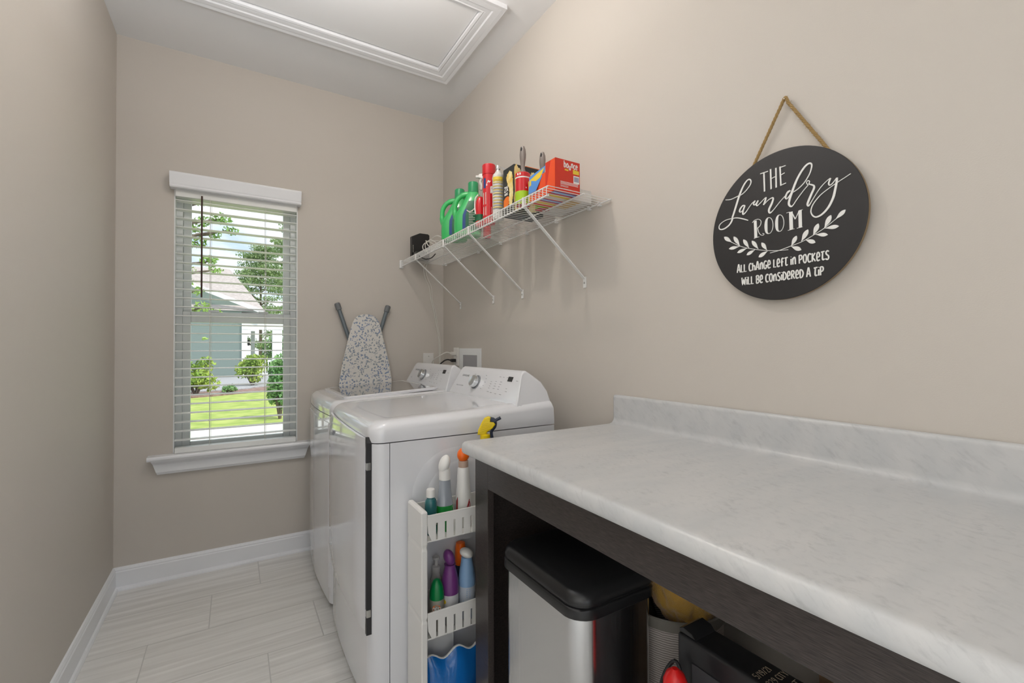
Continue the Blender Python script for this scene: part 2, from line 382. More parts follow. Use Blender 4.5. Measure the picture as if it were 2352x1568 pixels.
G = {  # hand-lettered stroke glyphs on a unit-high cell: (width, [strokes])
 'A': (.5, [[(0, 0), (.2, 1), (.3, 1), (.48, 0)], [(.08, .35), (.42, .35)]]),
 'B': (.45, [[(.03, 0), (.03, 1)], [(.03, 1), (.3, .98), (.38, .78), (.28, .56), (.05, .5)], [(.05, .5), (.32, .46), (.43, .25), (.3, .03), (.03, 0)]]),
 'C': (.42, [[(.4, .85), (.3, .99), (.15, .95), (.04, .7), (.03, .35), (.12, .05), (.27, .0), (.4, .12)]]),
 'D': (.46, [[(.03, 0), (.03, 1)], [(.03, 1), (.25, .93), (.42, .65), (.42, .35), (.27, .06), (.03, 0)]]),
 'E': (.42, [[(.4, 1), (.04, 1), (.04, 0), (.4, 0)], [(.04, .52), (.34, .52)]]),
 'F': (.42, [[(.4, 1), (.04, 1), (.04, 0)], [(.04, .52), (.34, .52)]]),
 'G': (.46, [[(.4, .88), (.28, 1), (.12, .9), (.03, .6), (.04, .25), (.16, .0), (.32, .04), (.42, .3), (.42, .42), (.25, .42)]]),
 'H': (.46, [[(.04, 0), (.04, 1)], [(.42, 0), (.42, 1)], [(.04, .48), (.42, .52)]]),
 'I': (.1, [[(.05, 0), (.05, 1)]]),
 'K': (.46, [[(.04, 0), (.04, 1)], [(.4, 1), (.08, .5), (.44, 0)]]),
 'L': (.38, [[(.04, 1), (.04, 0), (.37, .03)]]),
 'M': (.62, [[(.03, 0), (.06, 1), (.3, .4), (.55, 1), (.58, 0)]]),
 'N': (.48, [[(.04, 0), (.04, 1), (.42, 0), (.42, 1)]]),
 'O': (.48, [[(.24, 1), (.06, .82), (.04, .3), (.2, 0), (.38, .12), (.44, .6), (.34, .93), (.24, 1)]]),
 'P': (.42, [[(.04, 0), (.04, 1)], [(.04, .98), (.28, .98), (.39, .75), (.3, .5), (.05, .44)]]),
 'R': (.46, [[(.04, 0), (.04, 1)], [(.04, .98), (.28, .98), (.38, .76), (.28, .54), (.05, .5)], [(.15, .5), (.43, 0)]]),
 'S': (.42, [[(.38, .88), (.27, 1), (.12, .95), (.06, .75), (.16, .56), (.32, .44), (.38, .2), (.26, .0), (.1, .02), (.02, .14)]]),
 'T': (.44, [[(0, .97), (.44, 1)], [(.22, 1), (.22, 0)]]),
 'U': (.46, [[(.04, 1), (.04, .25), (.15, 0), (.32, 0), (.42, .25), (.42, 1)]]),
 'W': (.64, [[(.02, 1), (.14, 0), (.31, .75), (.47, 0), (.62, 1)]]),
 'V': (.5, [[(.02, 1), (.25, 0), (.48, 1)]]),
 'X': (.5, [[(.02, 0), (.46, 1)], [(.02, 1), (.46, 0)]]),
 'Y': (.46, [[(.02, 1), (.23, .5), (.44, 1)], [(.23, .5), (.23, 0)]]),
 'a': (.46, [[(.4, .6), (.2, .66), (.04, .4), (.1, .04), (.28, .06), (.4, .4)], [(.4, .64), (.4, 0)]]),
 'b': (.46, [[(.04, 1), (.04, 0)], [(.04, .42), (.22, .66), (.42, .5), (.42, .15), (.22, 0), (.04, .1)]]),
 'c': (.4, [[(.38, .56), (.22, .66), (.05, .5), (.04, .18), (.2, 0), (.38, .1)]]),
 'e': (.44, [[(.05, .42), (.36, .5), (.34, .85), (.2, 1), (.06, .8), (.04, .25), (.16, 0), (.4, .1)]]),
 'e2': (.42, [[(.05, .36), (.38, .38), (.32, .62), (.14, .64), (.04, .35), (.14, .02), (.38, .1)]]),
 'f': (.4, [[(.4, .9), (.26, 1), (.14, .85), (.14, -.02)], [(0, .5), (.32, .55)]]),
 'h': (.44, [[(.04, 1), (.04, 0)], [(.04, .45), (.22, .66), (.37, .5), (.38, 0)]]),
 'i': (.12, [[(.06, 0), (.06, .72)], [(.05, .95), (.07, 1.0)]]),
 'n': (.46, [[(.04, .8), (.06, 0)], [(.05, .5), (.2, .85), (.36, .75), (.4, 0)]]),
 'n2': (.44, [[(.04, .64), (.04, 0)], [(.04, .42), (.22, .66), (.38, .48), (.38, 0)]]),
 'o': (.44, [[(.22, .66), (.05, .45), (.08, .08), (.24, 0), (.4, .2), (.38, .52), (.22, .66)]]),
 'r': (.34, [[(.04, .64), (.04, 0)], [(.04, .4), (.18, .62), (.32, .6)]]),
 't': (.42, [[(0, .95), (.44, 1)], [(.2, .97), (.16, .2), (.26, .02), (.42, .12)]]),
 'u': (.44, [[(.04, .64), (.06, .15), (.2, 0), (.36, .15), (.38, .64)], [(.38, .64), (.38, 0)]]),
 'w': (.56, [[(.02, .64), (.14, 0), (.27, .5), (.4, 0), (.54, .64)]]),
 'y': (.44, [[(.03, .64), (.22, .05)], [(.42, .64), (.2, -.15), (.05, -.28)]]),
 '0': (.44, [[(.22, 1), (.05, .8), (.05, .2), (.22, 0), (.39, .2), (.39, .8), (.22, 1)]]),
 '1': (.2, [[(.02, .8), (.12, 1), (.12, 0)]]),
 '2': (.44, [[(.04, .8), (.2, 1), (.38, .85), (.36, .6), (.04, .02), (.42, .02)]]),
 '5': (.44, [[(.4, 1), (.08, 1), (.06, .58), (.26, .62), (.4, .35), (.26, .02), (.04, .06)]]),
 '9': (.44, [[(.38, .6), (.2, .45), (.05, .7), (.2, 1), (.38, .85), (.36, .3), (.15, 0)]]),
 '/': (.34, [[(.02, 0), (.32, 1)]]),
 '!': (.12, [[(.06, .3), (.06, 1)], [(.05, 0), (.07, .06)]]),
 '-': (.3, [[(.02, .45), (.28, .45)]]),
 "'": (.1, [[(.05, .8), (.05, 1)]]),
}
def text_width(s, sp=.13):
    w = 0
    for ch in s: w += (.30 if ch == ' ' else G[ch][0]+sp)
    return w-sp
def write(mb, s, f, u0, v0, u1, h, w, d0, d1, m=0, sp=.13):
    """letters of height h from u0 to u1 on baseline v0; f maps (u, v, depth) to a point"""
    k = (u1-u0)/text_width(s, sp); u = 0
    for ch in s:
        if ch == ' ': u += .30; continue
        gw, st = G[ch]
        for line in st:
            p = [(u0+(u+a)*k, v0+b*h) for a, b in line]
            if len(p) > 3: p = catmull(p, 3)
            ribbon(mb, p, w, f, d0, d1, m)
        u += gw+sp

# ------------------------------------------------------------------ room shell
WX0, WX1, WZ0, WZ1 = -.272, .312, .640, 2.03
struct(MB().box(XL-.15, YN-.15, -.1, XR+.15, YB+.14, 0).build('floor', M_tile, smooth=False, loc=(0, 0, 0)))
HX0, HX1, HY0, HY1 = -.40, .962, 1.855, 2.364
mb = MB()
mb.box(XL-.15, YN-.15, H, XR+.15, HY0, H+.1); mb.box(XL-.15, HY1, H, XR+.15, YB+.14, H+.1)
mb.box(XL-.15, HY0, H, HX0, HY1, H+.1); mb.box(HX1, HY0, H, XR+.15, HY1, H+.1); mb.box(XL-.15, YN-.15, H+.1, XR+.15, YB+.14, H+.16)
struct(mb.build('ceiling', M_ceil, smooth=False, loc=(0, 0, H)))
struct(MB().box(XL-.15, YN-.15, 0, XL, YB+.14, H).build('wall_left', M_wall, smooth=False, loc=(XL, 0, 0)))
struct(MB().box(XR, YN-.15, 0, XR+.15, YB+.14, H).build('wall_right', M_wall, smooth=False, loc=(XR, 0, 0)))
mb = MB(); T = .14
mb.box(XL, YB, 0, WX0, YB+T, H); mb.box(WX1, YB, 0, XR, YB+T, H); mb.box(WX0, YB, 0, WX1, YB+T, WZ0); mb.box(WX0, YB, WZ1, WX1, YB+T, H)
struct(mb.build('wall_back', M_wall, smooth=False, loc=(0, YB, 0)))
DX0, DX1, DH = -.45, .50, 2.06
mb = MB(); mb.box(XL, YN-.15, 0, DX0, YN, H); mb.box(DX1, YN-.15, 0, XR, YN, H); mb.box(DX0, YN-.15, DH, DX1, YN, H)
struct(mb.build('wall_near', M_wall, smooth=False, loc=(0, YN, 0)))
mb = MB(); mb.box(DX1, YN, 0, DX1+.08, YN+.018, DH+.08, bev=.003); mb.box(XL+.001, YN, DH, DX1, YN+.018, DH+.08, bev=.003); mb.box(XL+.001, YN, 0, DX0, YN+.018, DH, bev=.003)
struct(mb.build('trim_1', M_trim, loc=(0, YN, 0)))
# unseen hall beyond the doorway, holding the added fill
mb = MB(); mb.box(-2.4, -4.6, -.1, 2.4, YN-.15, 0); struct(mb.build('floor_hall', M_tile, smooth=False)).name = 'floor.001'
mb = MB(); mb.box(-2.4, -4.6, H, 2.4, YN-.15, H+.1); struct(mb.build('ceiling', M_ceil, smooth=False))
mb = MB(); mb.box(-2.5, -4.6, 0, -2.4, YN-.15, H); mb.box(2.4, -4.6, 0, 2.5, YN-.15, H); mb.box(-2.5, -4.7, 0, 2.5, -4.6, H); mb.box(-2.4, YN-.15, 0, XL-.151, YN-.05, H); mb.box(XR+.151, YN-.15, 0, 2.4, YN-.05, H)
struct(mb.build('wall_hall', M_wall, smooth=False))

# baseboards with shoe moulding
def base_prof(): return [(0, 0), (.024, 0), (.024, .006), (.020, .014), (.013, .018), (.013, .088), (.010, .093), (.011, .098), (.006, .108), (0, .110)]
def baseboard(name, poly_fn, a0, a1):
    mb = MB(); P = base_prof()
    r0 = [poly_fn(d, z, a0) for d, z in P]; r1 = [poly_fn(d, z, a1) for d, z in P]
    mb.rings([r0, r1]); return struct(mb.build(name, M_trim, ang=25, loc=tuple(r0[0])))
baseboard('baseboard_left', lambda d, z, a: (XL+d, a, z), YN+.002, YB-.002)
baseboard('baseboard_back', lambda d, z, a: (a, YB-d, z), XL+.003, XR-.003)
baseboard('baseboard_right', lambda d, z, a: (XR-d, a, z), 1.27, YB-.003)

# attic hatch: recessed panel and mitred moulded frame
hatch = struct(thing('trim_2', 'white attic access panel', 'hatch', ((HX0+HX1)/2, (HY0+HY1)/2, H)))
del hatch['label'], hatch['category']
MB().box(HX0+.004, HY0+.004, H+.001, HX1-.003, HY1-.010, H+.02).build('hatch_panel', M_ceil, hatch, smooth=False)
prof = [(0, 0), (0, .010), (.010, .013), (.016, .011), (.022, .013), (.040, .014), (.046, .018), (.066, .020), (.074, .018), (.088, .021), (.092, .021), (.092, 0)]
mb = MB(); rr = []
for o_, t_ in prof:
    rr.append([(HX0-o_, HY0-o_, H-t_), (HX1+o_, HY0-o_, H-t_), (HX1+o_, HY1+o_, H-t_), (HX0-o_, HY1+o_, H-t_)])
mb.rings(rr, cap0=False, cap1=False); mb.build('hatch_frame', M_trim, hatch, ang=20)

# ceiling lamp (just out of frame) and an added fill lamp by the door
def lamp(x, y, w, label, r=.05):
    t = thing('ceiling_lamp', label, 'lamp', (x, y, H))
    MB().lathe([(.02, H), (.15, H), (.155, H-.012), (.145, H-.03), (.10, H-.034)], (x, y, 0), 40).build('lamp_base', M_chrome, t)
    MB().lathe([(.13, H-.03), (.135, H-.05), (.12, H-.075), (.08, H-.092), (.03, H-.1), (.002, H-.101)], (x, y, 0), 40).build('lamp_shade', mat('frosted_shade', (.9, .88, .82), .5, emit=(1, .93, .82), estr=.4), t)
    ld = bpy.data.lights.new('lamp_light', 'POINT'); ld.energy = w; ld.shadow_soft_size = r; ld.color = (1, .90, .80)
    lo = bpy.data.objects.new('lamp_light', ld); C.objects.link(lo); lo.parent = t; lo.location = (0, 0, -.17)
    return t
lamp(.40, 1.47, LAMP_W, 'round frosted ceiling lamp over the middle of the room', .035)
lamp(.25, -.55, DOOR_FILL_W, 'round frosted ceiling lamp added as fill at the door end of the room', .12)

# ------------------------------------------------------------------ window, sill, blind
win = struct(thing('window_1', '', '', ((WX0+WX1)/2, YB, WZ0))); del win['label'], win['category']
fy0, fy1 = YB+.065, YB+.13
mb = MB(); b = .032
mb.box(WX0, fy0, WZ0, WX0+b, fy1, WZ1); mb.box(WX1-b, fy0, WZ0, WX1, fy1, WZ1); mb.box(WX0+b, fy0, WZ0, WX1-b, fy1, WZ0+.022); mb.box(WX0+b, fy0, WZ1-b, WX1-b, fy1, WZ1)
mb.build('window_frame', M_vinyl, win, smooth=False)
mb = MB(); mb.box(WX0, YB+.001, WZ0, WX0+.005, fy0, WZ1); mb.box(WX1-.005, YB+.001, WZ0, WX1, fy0, WZ1); mb.box(WX0+.005, YB+.001, WZ1-.005, WX1-.005, fy0, WZ1)
mb.build('jamb_liner', M_vinyl, win, smooth=False)
def sash(y0, y1, z0, z1, bz0, bz1, label):
    mb = MB(); x0, x1 = WX0+b, WX1-b; s = .036
    mb.box(x0, y0, z0, x0+s, y1, z1, bev=.003); mb.box(x1-s, y0, z0, x1, y1, z1, bev=.003)
    mb.box(x0+s, y0, z0, x1-s, y1, z0+bz0, bev=.003); mb.box(x0+s, y0, z1-bz1, x1-s, y1, z1, bev=.003)
    o = mb.build('sash', M_vinyl, win)
    g = MB().box(x0+s-.004, (y0+y1)/2-.002, z0+bz0-.004, x1-s+.004, (y0+y1)/2+.002, z1-bz1+.004)
    g.build('glass_pane', M_glass, o, smooth=False)
    return o
M_glass = bpy.data.materials.new('window_glass'); M_glass.use_nodes = True
nt = M_glass.node_tree; nt.nodes.clear(); go = nt.nodes.new('ShaderNodeOutputMaterial'); gm = nt.nodes.new('ShaderNodeMixShader'); gt = nt.nodes.new('ShaderNodeBsdfTransparent'); gg = nt.nodes.new('ShaderNodeBsdfGlossy'); gf = nt.nodes.new('ShaderNodeFresnel')
gt.inputs['Color'].default_value = (.96, .98, .97, 1); gg.inputs['Roughness'].default_value = .01; gf.inputs['IOR'].default_value = 1.2
nt.links.new(gf.outputs[0], gm.inputs['Fac']); nt.links.new(gt.outputs[0], gm.inputs[1]); nt.links.new(gg.outputs[0], gm.inputs[2]); nt.links.new(gm.outputs[0], go.inputs['Surface'])
sash(fy0+.034, fy0+.060, 1.335, WZ1-b, .046, .01, '')
s2 = sash(fy0+.004, fy0+.030, WZ0+.02, 1.381, .02, .058, '')
for xx in (-.10, .14):
    MB().box(xx-.025, fy0-.004, 1.381, xx+.025, fy0+.028, 1.392, bev=.002).build('sash_lock', M_vinyl, s2)
# stool and apron
mb = MB(); zs = .640
pr_ = [(YB+.07, zs-.022), (YB-.055, zs-.022), (YB-.060, zs-.014), (YB-.060, zs-.006), (YB-.056, zs), (YB+.07, zs)]
pr_ = [(YB+.0005, zs-.022), (YB+.07, zs-.022), (YB+.07, zs), (YB+.0005, zs)]
mb.prism(pr_, 'x', WX0+.001, WX1-.001)
pr2 = [(YB, zs-.022), (YB-.055, zs-.022), (YB-.060, zs-.014), (YB-.060, zs-.006), (YB-.056, zs), (YB, zs)]
mb.prism(pr2, 'x', -.372, .385)
ap = [(0, -.022), (.048, -.022), (.046, -.030), (.034, -.036), (.026, -.046), (.024, -.085), (.020, -.090), (.016, -.098), (0, -.100)]
rA = [(-.358+.024*(-z_-.022)/.078, YB-d, zs+z_) for d, z_ in ap]; rB = [(.372-.024*(-z_-.022)/.078, YB-d, zs+z_) for d, z_ in ap]
mb.rings([rA, rB]); struct(mb.build('window_2', M_trim, ang=25, loc=(0, YB, zs))).name = 'trim_3'

blind = thing('window_blind', 'white horizontal slat blind, slats open, hanging in the window', 'blind', ((WX0+WX1)/2, YB, 2.0))
mb = MB()
vp = [(0, 0), (-.052, 0), (-.056, .006), (-.052, .014), (-.057, .022), (-.060, .05), (-.066, .064), (-.066, .074), (-.060, .078), (0, .078)]
mb.prism([(YB+a, 2.008+z_) for a, z_ in vp], 'x', -.288, .326, bev=.002); mb.build('valance', M_trim, blind, ang=25)
MB().box(WX0+.006, YB-.018, 1.972, WX1-.006, YB+.035, 2.012, bev=.003).build('headrail', M_slat, blind)
mb = MB(); z = 1.955; by = YB+.004; ns = 0
while z > .69:
    pts = [(-.025, -.001), (-.013, .0012), (0, .002), (.013, .0012), (.025, -.001), (.025, -.0038), (.013, -.0016), (0, -.0008), (-.013, -.0016), (-.025, -.0038)]
    mb.prism([(by+a, z+c) for a, c in pts], 'x', WX0+.008, WX1-.008); z -= .0462
mb.build('slats', M_slat, blind, ang=50)
MB().box(WX0+.008, by-.026, .6405, WX1-.008, by+.026, .668, bev=.003).build('bottom_rail', M_slat, blind)
for xx in (-.115, .145):
    mb = MB()
    for dy in (-.0265, .0265): mb.tube([(xx, by+dy, .665), (xx, by+dy, 1.98)], .0009, 5)
    mb.tube([(xx+.006, by, .665), (xx+.006, by, 1.98)], .0008, 5)
    mb.build('ladder_cord', M_cable, blind)
MB().tube([(-.151, by-.034, 1.985), (-.151, by-.036, 1.45)], .0042, 8).build('tilt_wand', mat('dark_brown_wand', (.05, .02, .015), .35), blind)
plabel(blind.children[-1], 'dark brown tilt wand')

# ------------------------------------------------------------------ outside
GZ = -.25
def noise_mat(name, c1, c2, sc_, rough=.9, detail=6, stretch=(1, 1, 1)):
    m = mat(name, c1, rough); tc = N(m, 'ShaderNodeTexCoord'); mp = N(m, 'ShaderNodeMapping'); mp.inputs['Scale'].default_value = stretch
    n = N(m, 'ShaderNodeTexNoise'); n.inputs['Scale'].default_value = sc_; n.inputs['Detail'].default_value = detail
    r = N(m, 'ShaderNodeValToRGB'); r.color_ramp.elements[0].color = (*c1, 1); r.color_ramp.elements[1].color = (*c2, 1); r.color_ramp.elements[0].position = .35; r.color_ramp.elements[1].position = .65
    L(m, tc.outputs['Object'], mp.inputs[0]); L(m, mp.outputs[0], n.inputs[0]); L(m, n.outputs['Fac'], r.inputs[0]); L(m, r.outputs[0], BS(m).inputs['Base Color']); return m
M_lawn = noise_mat('lawn_grass', (.26, .36, .07), (.44, .50, .14), 3)
M_mulch = noise_mat('mulch', (.20, .11, .09), (.36, .25, .22), 12)
M_gravel = noise_mat('gravel_bed', (.28, .28, .30), (.5, .49, .52), 25)
M_conc = noise_mat('concrete_walk', (.62, .61, .58), (.72, .71, .68), 4)
struct(MB().box(-60, YB+.16, GZ-.5, 60, 90, GZ).build('lawn', M_lawn, smooth=False, loc=(0, 0, GZ)))
struct(MB().box(-30, 8.35, GZ, 30, 9.55, GZ+.02).build('walkway', M_conc, smooth=False, loc=(0, 9, GZ)))
mb = MB(); mb.prism(catmull([(-12, 15.2), (-4, 15.6), (-1, 15.9), (1, 17.0), (5, 18.2), (12, 19), (12, 26), (-12, 26)], 4, True), 'z', GZ, GZ+.04); struct(mb.build('mulch_bed', M_mulch, smooth=False, loc=(0, 20, GZ)))
mb = MB(); mb.prism(catmull([(-12, 17.2), (-1, 17.4), (1, 18.6), (5, 20), (12, 21), (12, 26), (-12, 26)], 4, True), 'z', GZ+.04, GZ+.07); struct(mb.build('gravel_bed', M_gravel, smooth=False, loc=(0, 21, GZ+.04)))

M_side = mat('sage_lap_siding', (.30, .37, .345), .6)
wv = N(M_side, 'ShaderNodeTexWave'); wv.wave_type = 'BANDS'; wv.bands_direction = 'Z'; wv.wave_profile = 'SAW'; wv.inputs['Scale'].default_value = 1.0; wv.inputs['Distortion'].default_value = 0
tcs = N(M_side, 'ShaderNodeTexCoord'); mps = N(M_side, 'ShaderNodeMapping'); mps.inputs['Scale'].default_value = (1, 1, 1.9)
L(M_side, tcs.outputs['Object'], mps.inputs[0]); L(M_side, mps.outputs[0], wv.inputs[0])
bps = N(M_side, 'ShaderNodeBump'); bps.inputs['Strength'].default_value = 1; bps.inputs['Distance'].default_value = .05; L(M_side, wv.outputs['Fac'], bps.inputs['Height']); L(M_side, bps.outputs[0], BS(M_side).inputs['Normal'])
M_roof = noise_mat('pinkish_shingle', (.40, .35, .34), (.54, .48, .47), 9, stretch=(1, 1, 3))
M_shade = mat('porch_shade_grey', (.35, .37, .38), .8)
house = thing('neighbour_house', 'sage green lap-sided house with pinkish shingle roof and white porch, across the lawn', 'house', (-3, 27, GZ))
mb = MB(); mb.prism([(-12, GZ), (.27, GZ), (.27, 2.9), (1.0, 2.9), (-4.5, 5.12), (-12, 5.12)], 'y', 25, 25.3); mb.box(-12, 25.3, GZ, .27, 30, 2.7)
mb.build('siding_wall', M_side, house, smooth=False)
mb = MB(); mb.rings([[(1.15, 24.6, 2.78), (1.15, 24.6, 2.98), (-5, 24.6, 5.47), (-5, 24.6, 5.27)], [(1.15, 24.75, 2.78), (1.15, 24.75, 2.98), (-5, 24.75, 5.47), (-5, 24.75, 5.27)]])
mb.build('rake_board', M_vinyl, house, smooth=False)
# main roof: front slope with a hip at its right end
A0 = (1.25, 24.7, 2.92); B0 = (-.25, 27.4, 5.22); D0 = (-12, 27.4, 5.22); E0 = (-12, 24.7, 2.92); F0 = (1.25, 30.1, 2.92)
mb = MB(); mb.face([A0, B0, D0, E0]); mb.face([A0, F0, B0]); mb.face([F0, (-12, 30.1, 2.92), D0, B0]); mb.face([A0, E0, (-12, 30.1, 2.92), F0])
mb.build('roof', M_roof, house, smooth=False)
MB().box(.27, 24.9, 2.05, 5.2, 25.15, 2.42).build('porch_beam', M_vinyl, house, smooth=False)
MB().box(.27, 25.15, 2.42, 5.2, 29, 2.5).build('porch_ceiling', M_vinyl, house, smooth=False)
MB().box(.27, 24.95, GZ, 5.2, 29, GZ+.12).build('porch_floor', M_conc, house, smooth=False)
for (x0, x1, yy) in ((.27, .50, 24.9), (1.55, 1.98, 24.9), (.72, .90, 27.5), (2.9, 3.2, 24.9), (1.95, 2.1, 28.3)):
    MB().box(x0, yy, GZ, x1, yy+.25, 2.06).build('porch_post', M_vinyl, house, smooth=False)
mb = MB(); mb.box(.5, 24.98, .50, 5.2, 25.06, .60); mb.box(.5, 24.98, -.12, 5.2, 25.06, -.04); xx = .56
while xx < 5.2:
    mb.box(xx, 25.0, -.06, xx+.045, 25.04, .52); xx += .115
mb.build('railing', M_vinyl, house, smooth=False)
MB().box(.56, 27.4, 1.3, .66, 27.5, 1.6, bev=.02).build('porch_sconce', M_blackp, house)

# foliage
def leafmat(name, c1, c2):
    m = noise_mat(name, c1, c2, 1.5, .55); BS(m).inputs['Subsurface Weight'].default_value = 0
    return m
M_leafA = leafmat('bright_leaf', (.20, .36, .08), (.40, .56, .16)); M_leafB = leafmat('pine_leaf', (.15, .25, .10), (.34, .44, .20)); M_leafC = leafmat('shrub_leaf', (.20, .34, .04), (.50, .58, .12)); M_leafD = leafmat('hedge_leaf', (.12, .28, .09), (.28, .46, .16))
M_bark = noise_mat('bark', (.10, .07, .06), (.22, .17, .14), 8, stretch=(1, 1, .2))
def foliage(name, clumps, n, size, m, parent, rnd, flat=1.0):
    mb = MB(); bm = mb.bm; wsum = sum(c[3]*c[4]*c[5] for c in clumps)
    for c in clumps:
        k = max(6, int(n*c[3]*c[4]*c[5]/wsum))
        for _ in range(k):
            while True:
                v = Vector((rnd.uniform(-1, 1), rnd.uniform(-1, 1), rnd.uniform(-1, 1)))
                if .25 < v.length < 1: break
            p = Vector((c[0]+v.x*c[3], c[1]+v.y*c[4], c[2]+v.z*c[5]))
            s = size*rnd.uniform(.6, 1.3)
            a = Vector((rnd.gauss(0, 1), rnd.gauss(0, 1), rnd.gauss(0, flat))).normalized(); q = a.cross(Vector((rnd.gauss(0, 1), rnd.gauss(0, 1), rnd.gauss(0, 1)))).normalized(); w = a.cross(q).normalized()*s*.12
            vs = [bm.verts.new(p+d) for d in (-a*s*.5, q*s*.28+w, a*s*.55, -q*s*.28+w)]
            bm.faces.new(vs)
    return mb.build(name, m, parent, smooth=False, recalc=False)
rnd = random.Random(3)
def tree(name, label, cat, x, y, h, trunk_r, clumps, n, size, m, group=None, tz=GZ, lean=0):
    t = thing(name, label, cat, (x, y, tz), group)
    mb = MB(); mb.tube([(x, y, tz), (x+lean*.3, y, tz+h*.3), (x+lean*.7, y, tz+h*.6), (x+lean, y, tz+h*.95)], [trunk_r, trunk_r*.8, trunk_r*.55, trunk_r*.2], 8)
    for c in clumps[:14]:
        zt = max(tz+.1, c[2]-c[5]-.3*abs(c[0]-x)); f_ = min(1, (zt-tz)/h)
        mb.tube([(x+lean*f_, y, zt), ((x+c[0])/2, (y+c[1])/2, (zt+c[2])/2+.05), (c[0], c[1], c[2])], [trunk_r*.35, trunk_r*.25, trunk_r*.1], 5)
    mb.build('trunk', M_bark, t); foliage('leaves', clumps, n, size, m, t, rnd)
    return t
cl = []
for i in range(60):
    hz = rnd.uniform(2.6, 10.2); w_ = (10.8-hz)*.30+.3
    cl.append((3.75+rnd.uniform(-1, 1)*w_, 34.6+rnd.uniform(-1, 1)*w_, hz, rnd.uniform(.5, .95), .6, rnd.uniform(.10, .26)))
tree('pine_tree', 'tall pine tree right of the pinkish roof, reaching up into the sky', 'tree', 3.75, 34.6, 10.5, .16, cl, 17000, .13, M_leafB, 'trees behind the house')
for (tx, ty, hh, sd, lab) in ((1.9, 45, 9.8, 5, 'low pine tree just beyond the right end of the roof'),):
    r2 = random.Random(sd); cl = []
    for i in range(75):
        hz = r2.uniform(1.2, hh); w_ = (hh+.6-hz)*.34+.3
        cl.append((tx+r2.uniform(-1, 1)*w_, ty+r2.uniform(-1, 1)*w_, hz, r2.uniform(.7, 1.3), .8, r2.uniform(.2, .42)))
    tree('pine_tree', lab, 'tree', tx, ty, hh, .15, cl, 19000, .16, M_leafB, 'trees behind the house')
cl = [(2.0+i*.75, 30.9, .75, .7, .35, 1.2) for i in range(4)]
tree('leafy_tree', 'green bushy tree seen between the porch posts', 'tree', 3.0, 30.9, 2.3, .1, cl, 7000, .16, M_leafD)
cl = []
for (cx_, cz_, r_) in ((-.36, 2.85, .11), (-.30, 2.62, .10), (-.42, 2.50, .10), (-.14, 2.62, .10), (-.05, 2.50, .08), (-.20, 2.48, .08), (-.36, 2.35, .10), (-.25, 2.15, .10), (-.18, 2.05, .07), (-.02, 2.88, .05), (-.12, 2.95, .05), (-.42, 2.05, .07), (-.35, 1.80, .07), (-.30, 1.62, .10), (-.40, 1.58, .08), (-.20, 1.60, .07), (-.28, 1.28, .03), (-.45, 2.9, .1), (-.5, 2.3, .12), (-.48, 1.9, .1)):
    cl.append((cx_, 6.1+rnd.uniform(-.15, .15), cz_, r_, r_, r_*.65))
tree('young_tree', 'young leafy tree close outside the window, its twigs crossing the sky at left', 'tree', -.66, 6.15, 4.2, .07, cl, 1000, .05, M_leafA)
def bush(x, y, w, h, n, size, m, label, group='shrubs in the bed by the house', cat='shrub', z0=GZ, name='shrub'):
    cl = [(x+rnd.uniform(-.6, .6)*w, y+rnd.uniform(-.5, .5)*w, z0+h*rnd.uniform(.25, .85), w*.42, w*.42, h*.24) for _ in range(9)]
    t = thing(name, label, cat, (x, y, z0), group)
    mb = MB()
    for c in cl: mb.tube([(x, y, z0), ((x+c[0])/2, (y+c[1])/2, z0+h*.3), c[:3]], [.03, .02, .01], 5)
    mb.build('stems', M_bark, t); foliage('leaves', cl, n, size, m, t, rnd); return t
bush(-1.0, 16.6, .62, 1.1, 1400, .13, M_leafC, 'bright yellow-green shrub in the bed, left, before the green siding')
bush(.56, 19.2, .62, 1.15, 1300, .13, M_leafC, 'yellow-green shrub in the bed in front of the porch corner')
bush(2.0, 19.5, .6, 1.3, 1300, .13, M_leafC, 'yellow-green shrub in front of the porch railing, far right')
bush(-.12, 16.9, .22, .28, 300, .09, M_leafD, 'small low green plant at the edge of the mulch bed')
bush(.78, 10.3, .26, 1.25, 2200, .075, M_leafD, 'upright dark green shrub on the lawn near the walkway, at right', 'shrubs near the walk')

# ------------------------------------------------------------------ washer and dryer
def plan(x0, xb, y0, y1, r, bow, n=16, nc=6):
    """front outline: from (xb,y0) round the near front corner, along the bowed front, to (xb,y1)"""
    P = [(xb, y0)]
    def fx(y): t = (y-y0)/(y1-y0)*2-1; return x0-bow*(1-t*t)
    for k in range(nc+1):
        a = -PI/2-(PI/2)*k/nc; cx, cy = x0+r, y0+r
        P.append((cx+r*math.cos(a), cy+r*math.sin(a)))
    for k in range(1, n):
        y = y0+r+(y1-y0-2*r)*k/n; P.append((x0-bow*(1-((y-(y0+y1)/2)/((y1-y0)/2-r))**2), y))
    for k in range(nc+1):
        a = PI-(PI/2)*k/nc; cx, cy = x0+r, y1-r
        P.append((cx+r*math.cos(a), cy+r*math.sin(a)))
    P.append((xb, y1)); return P
def ztilt(x): return .028*max(0, min(1.05, (x-.37)/.5))
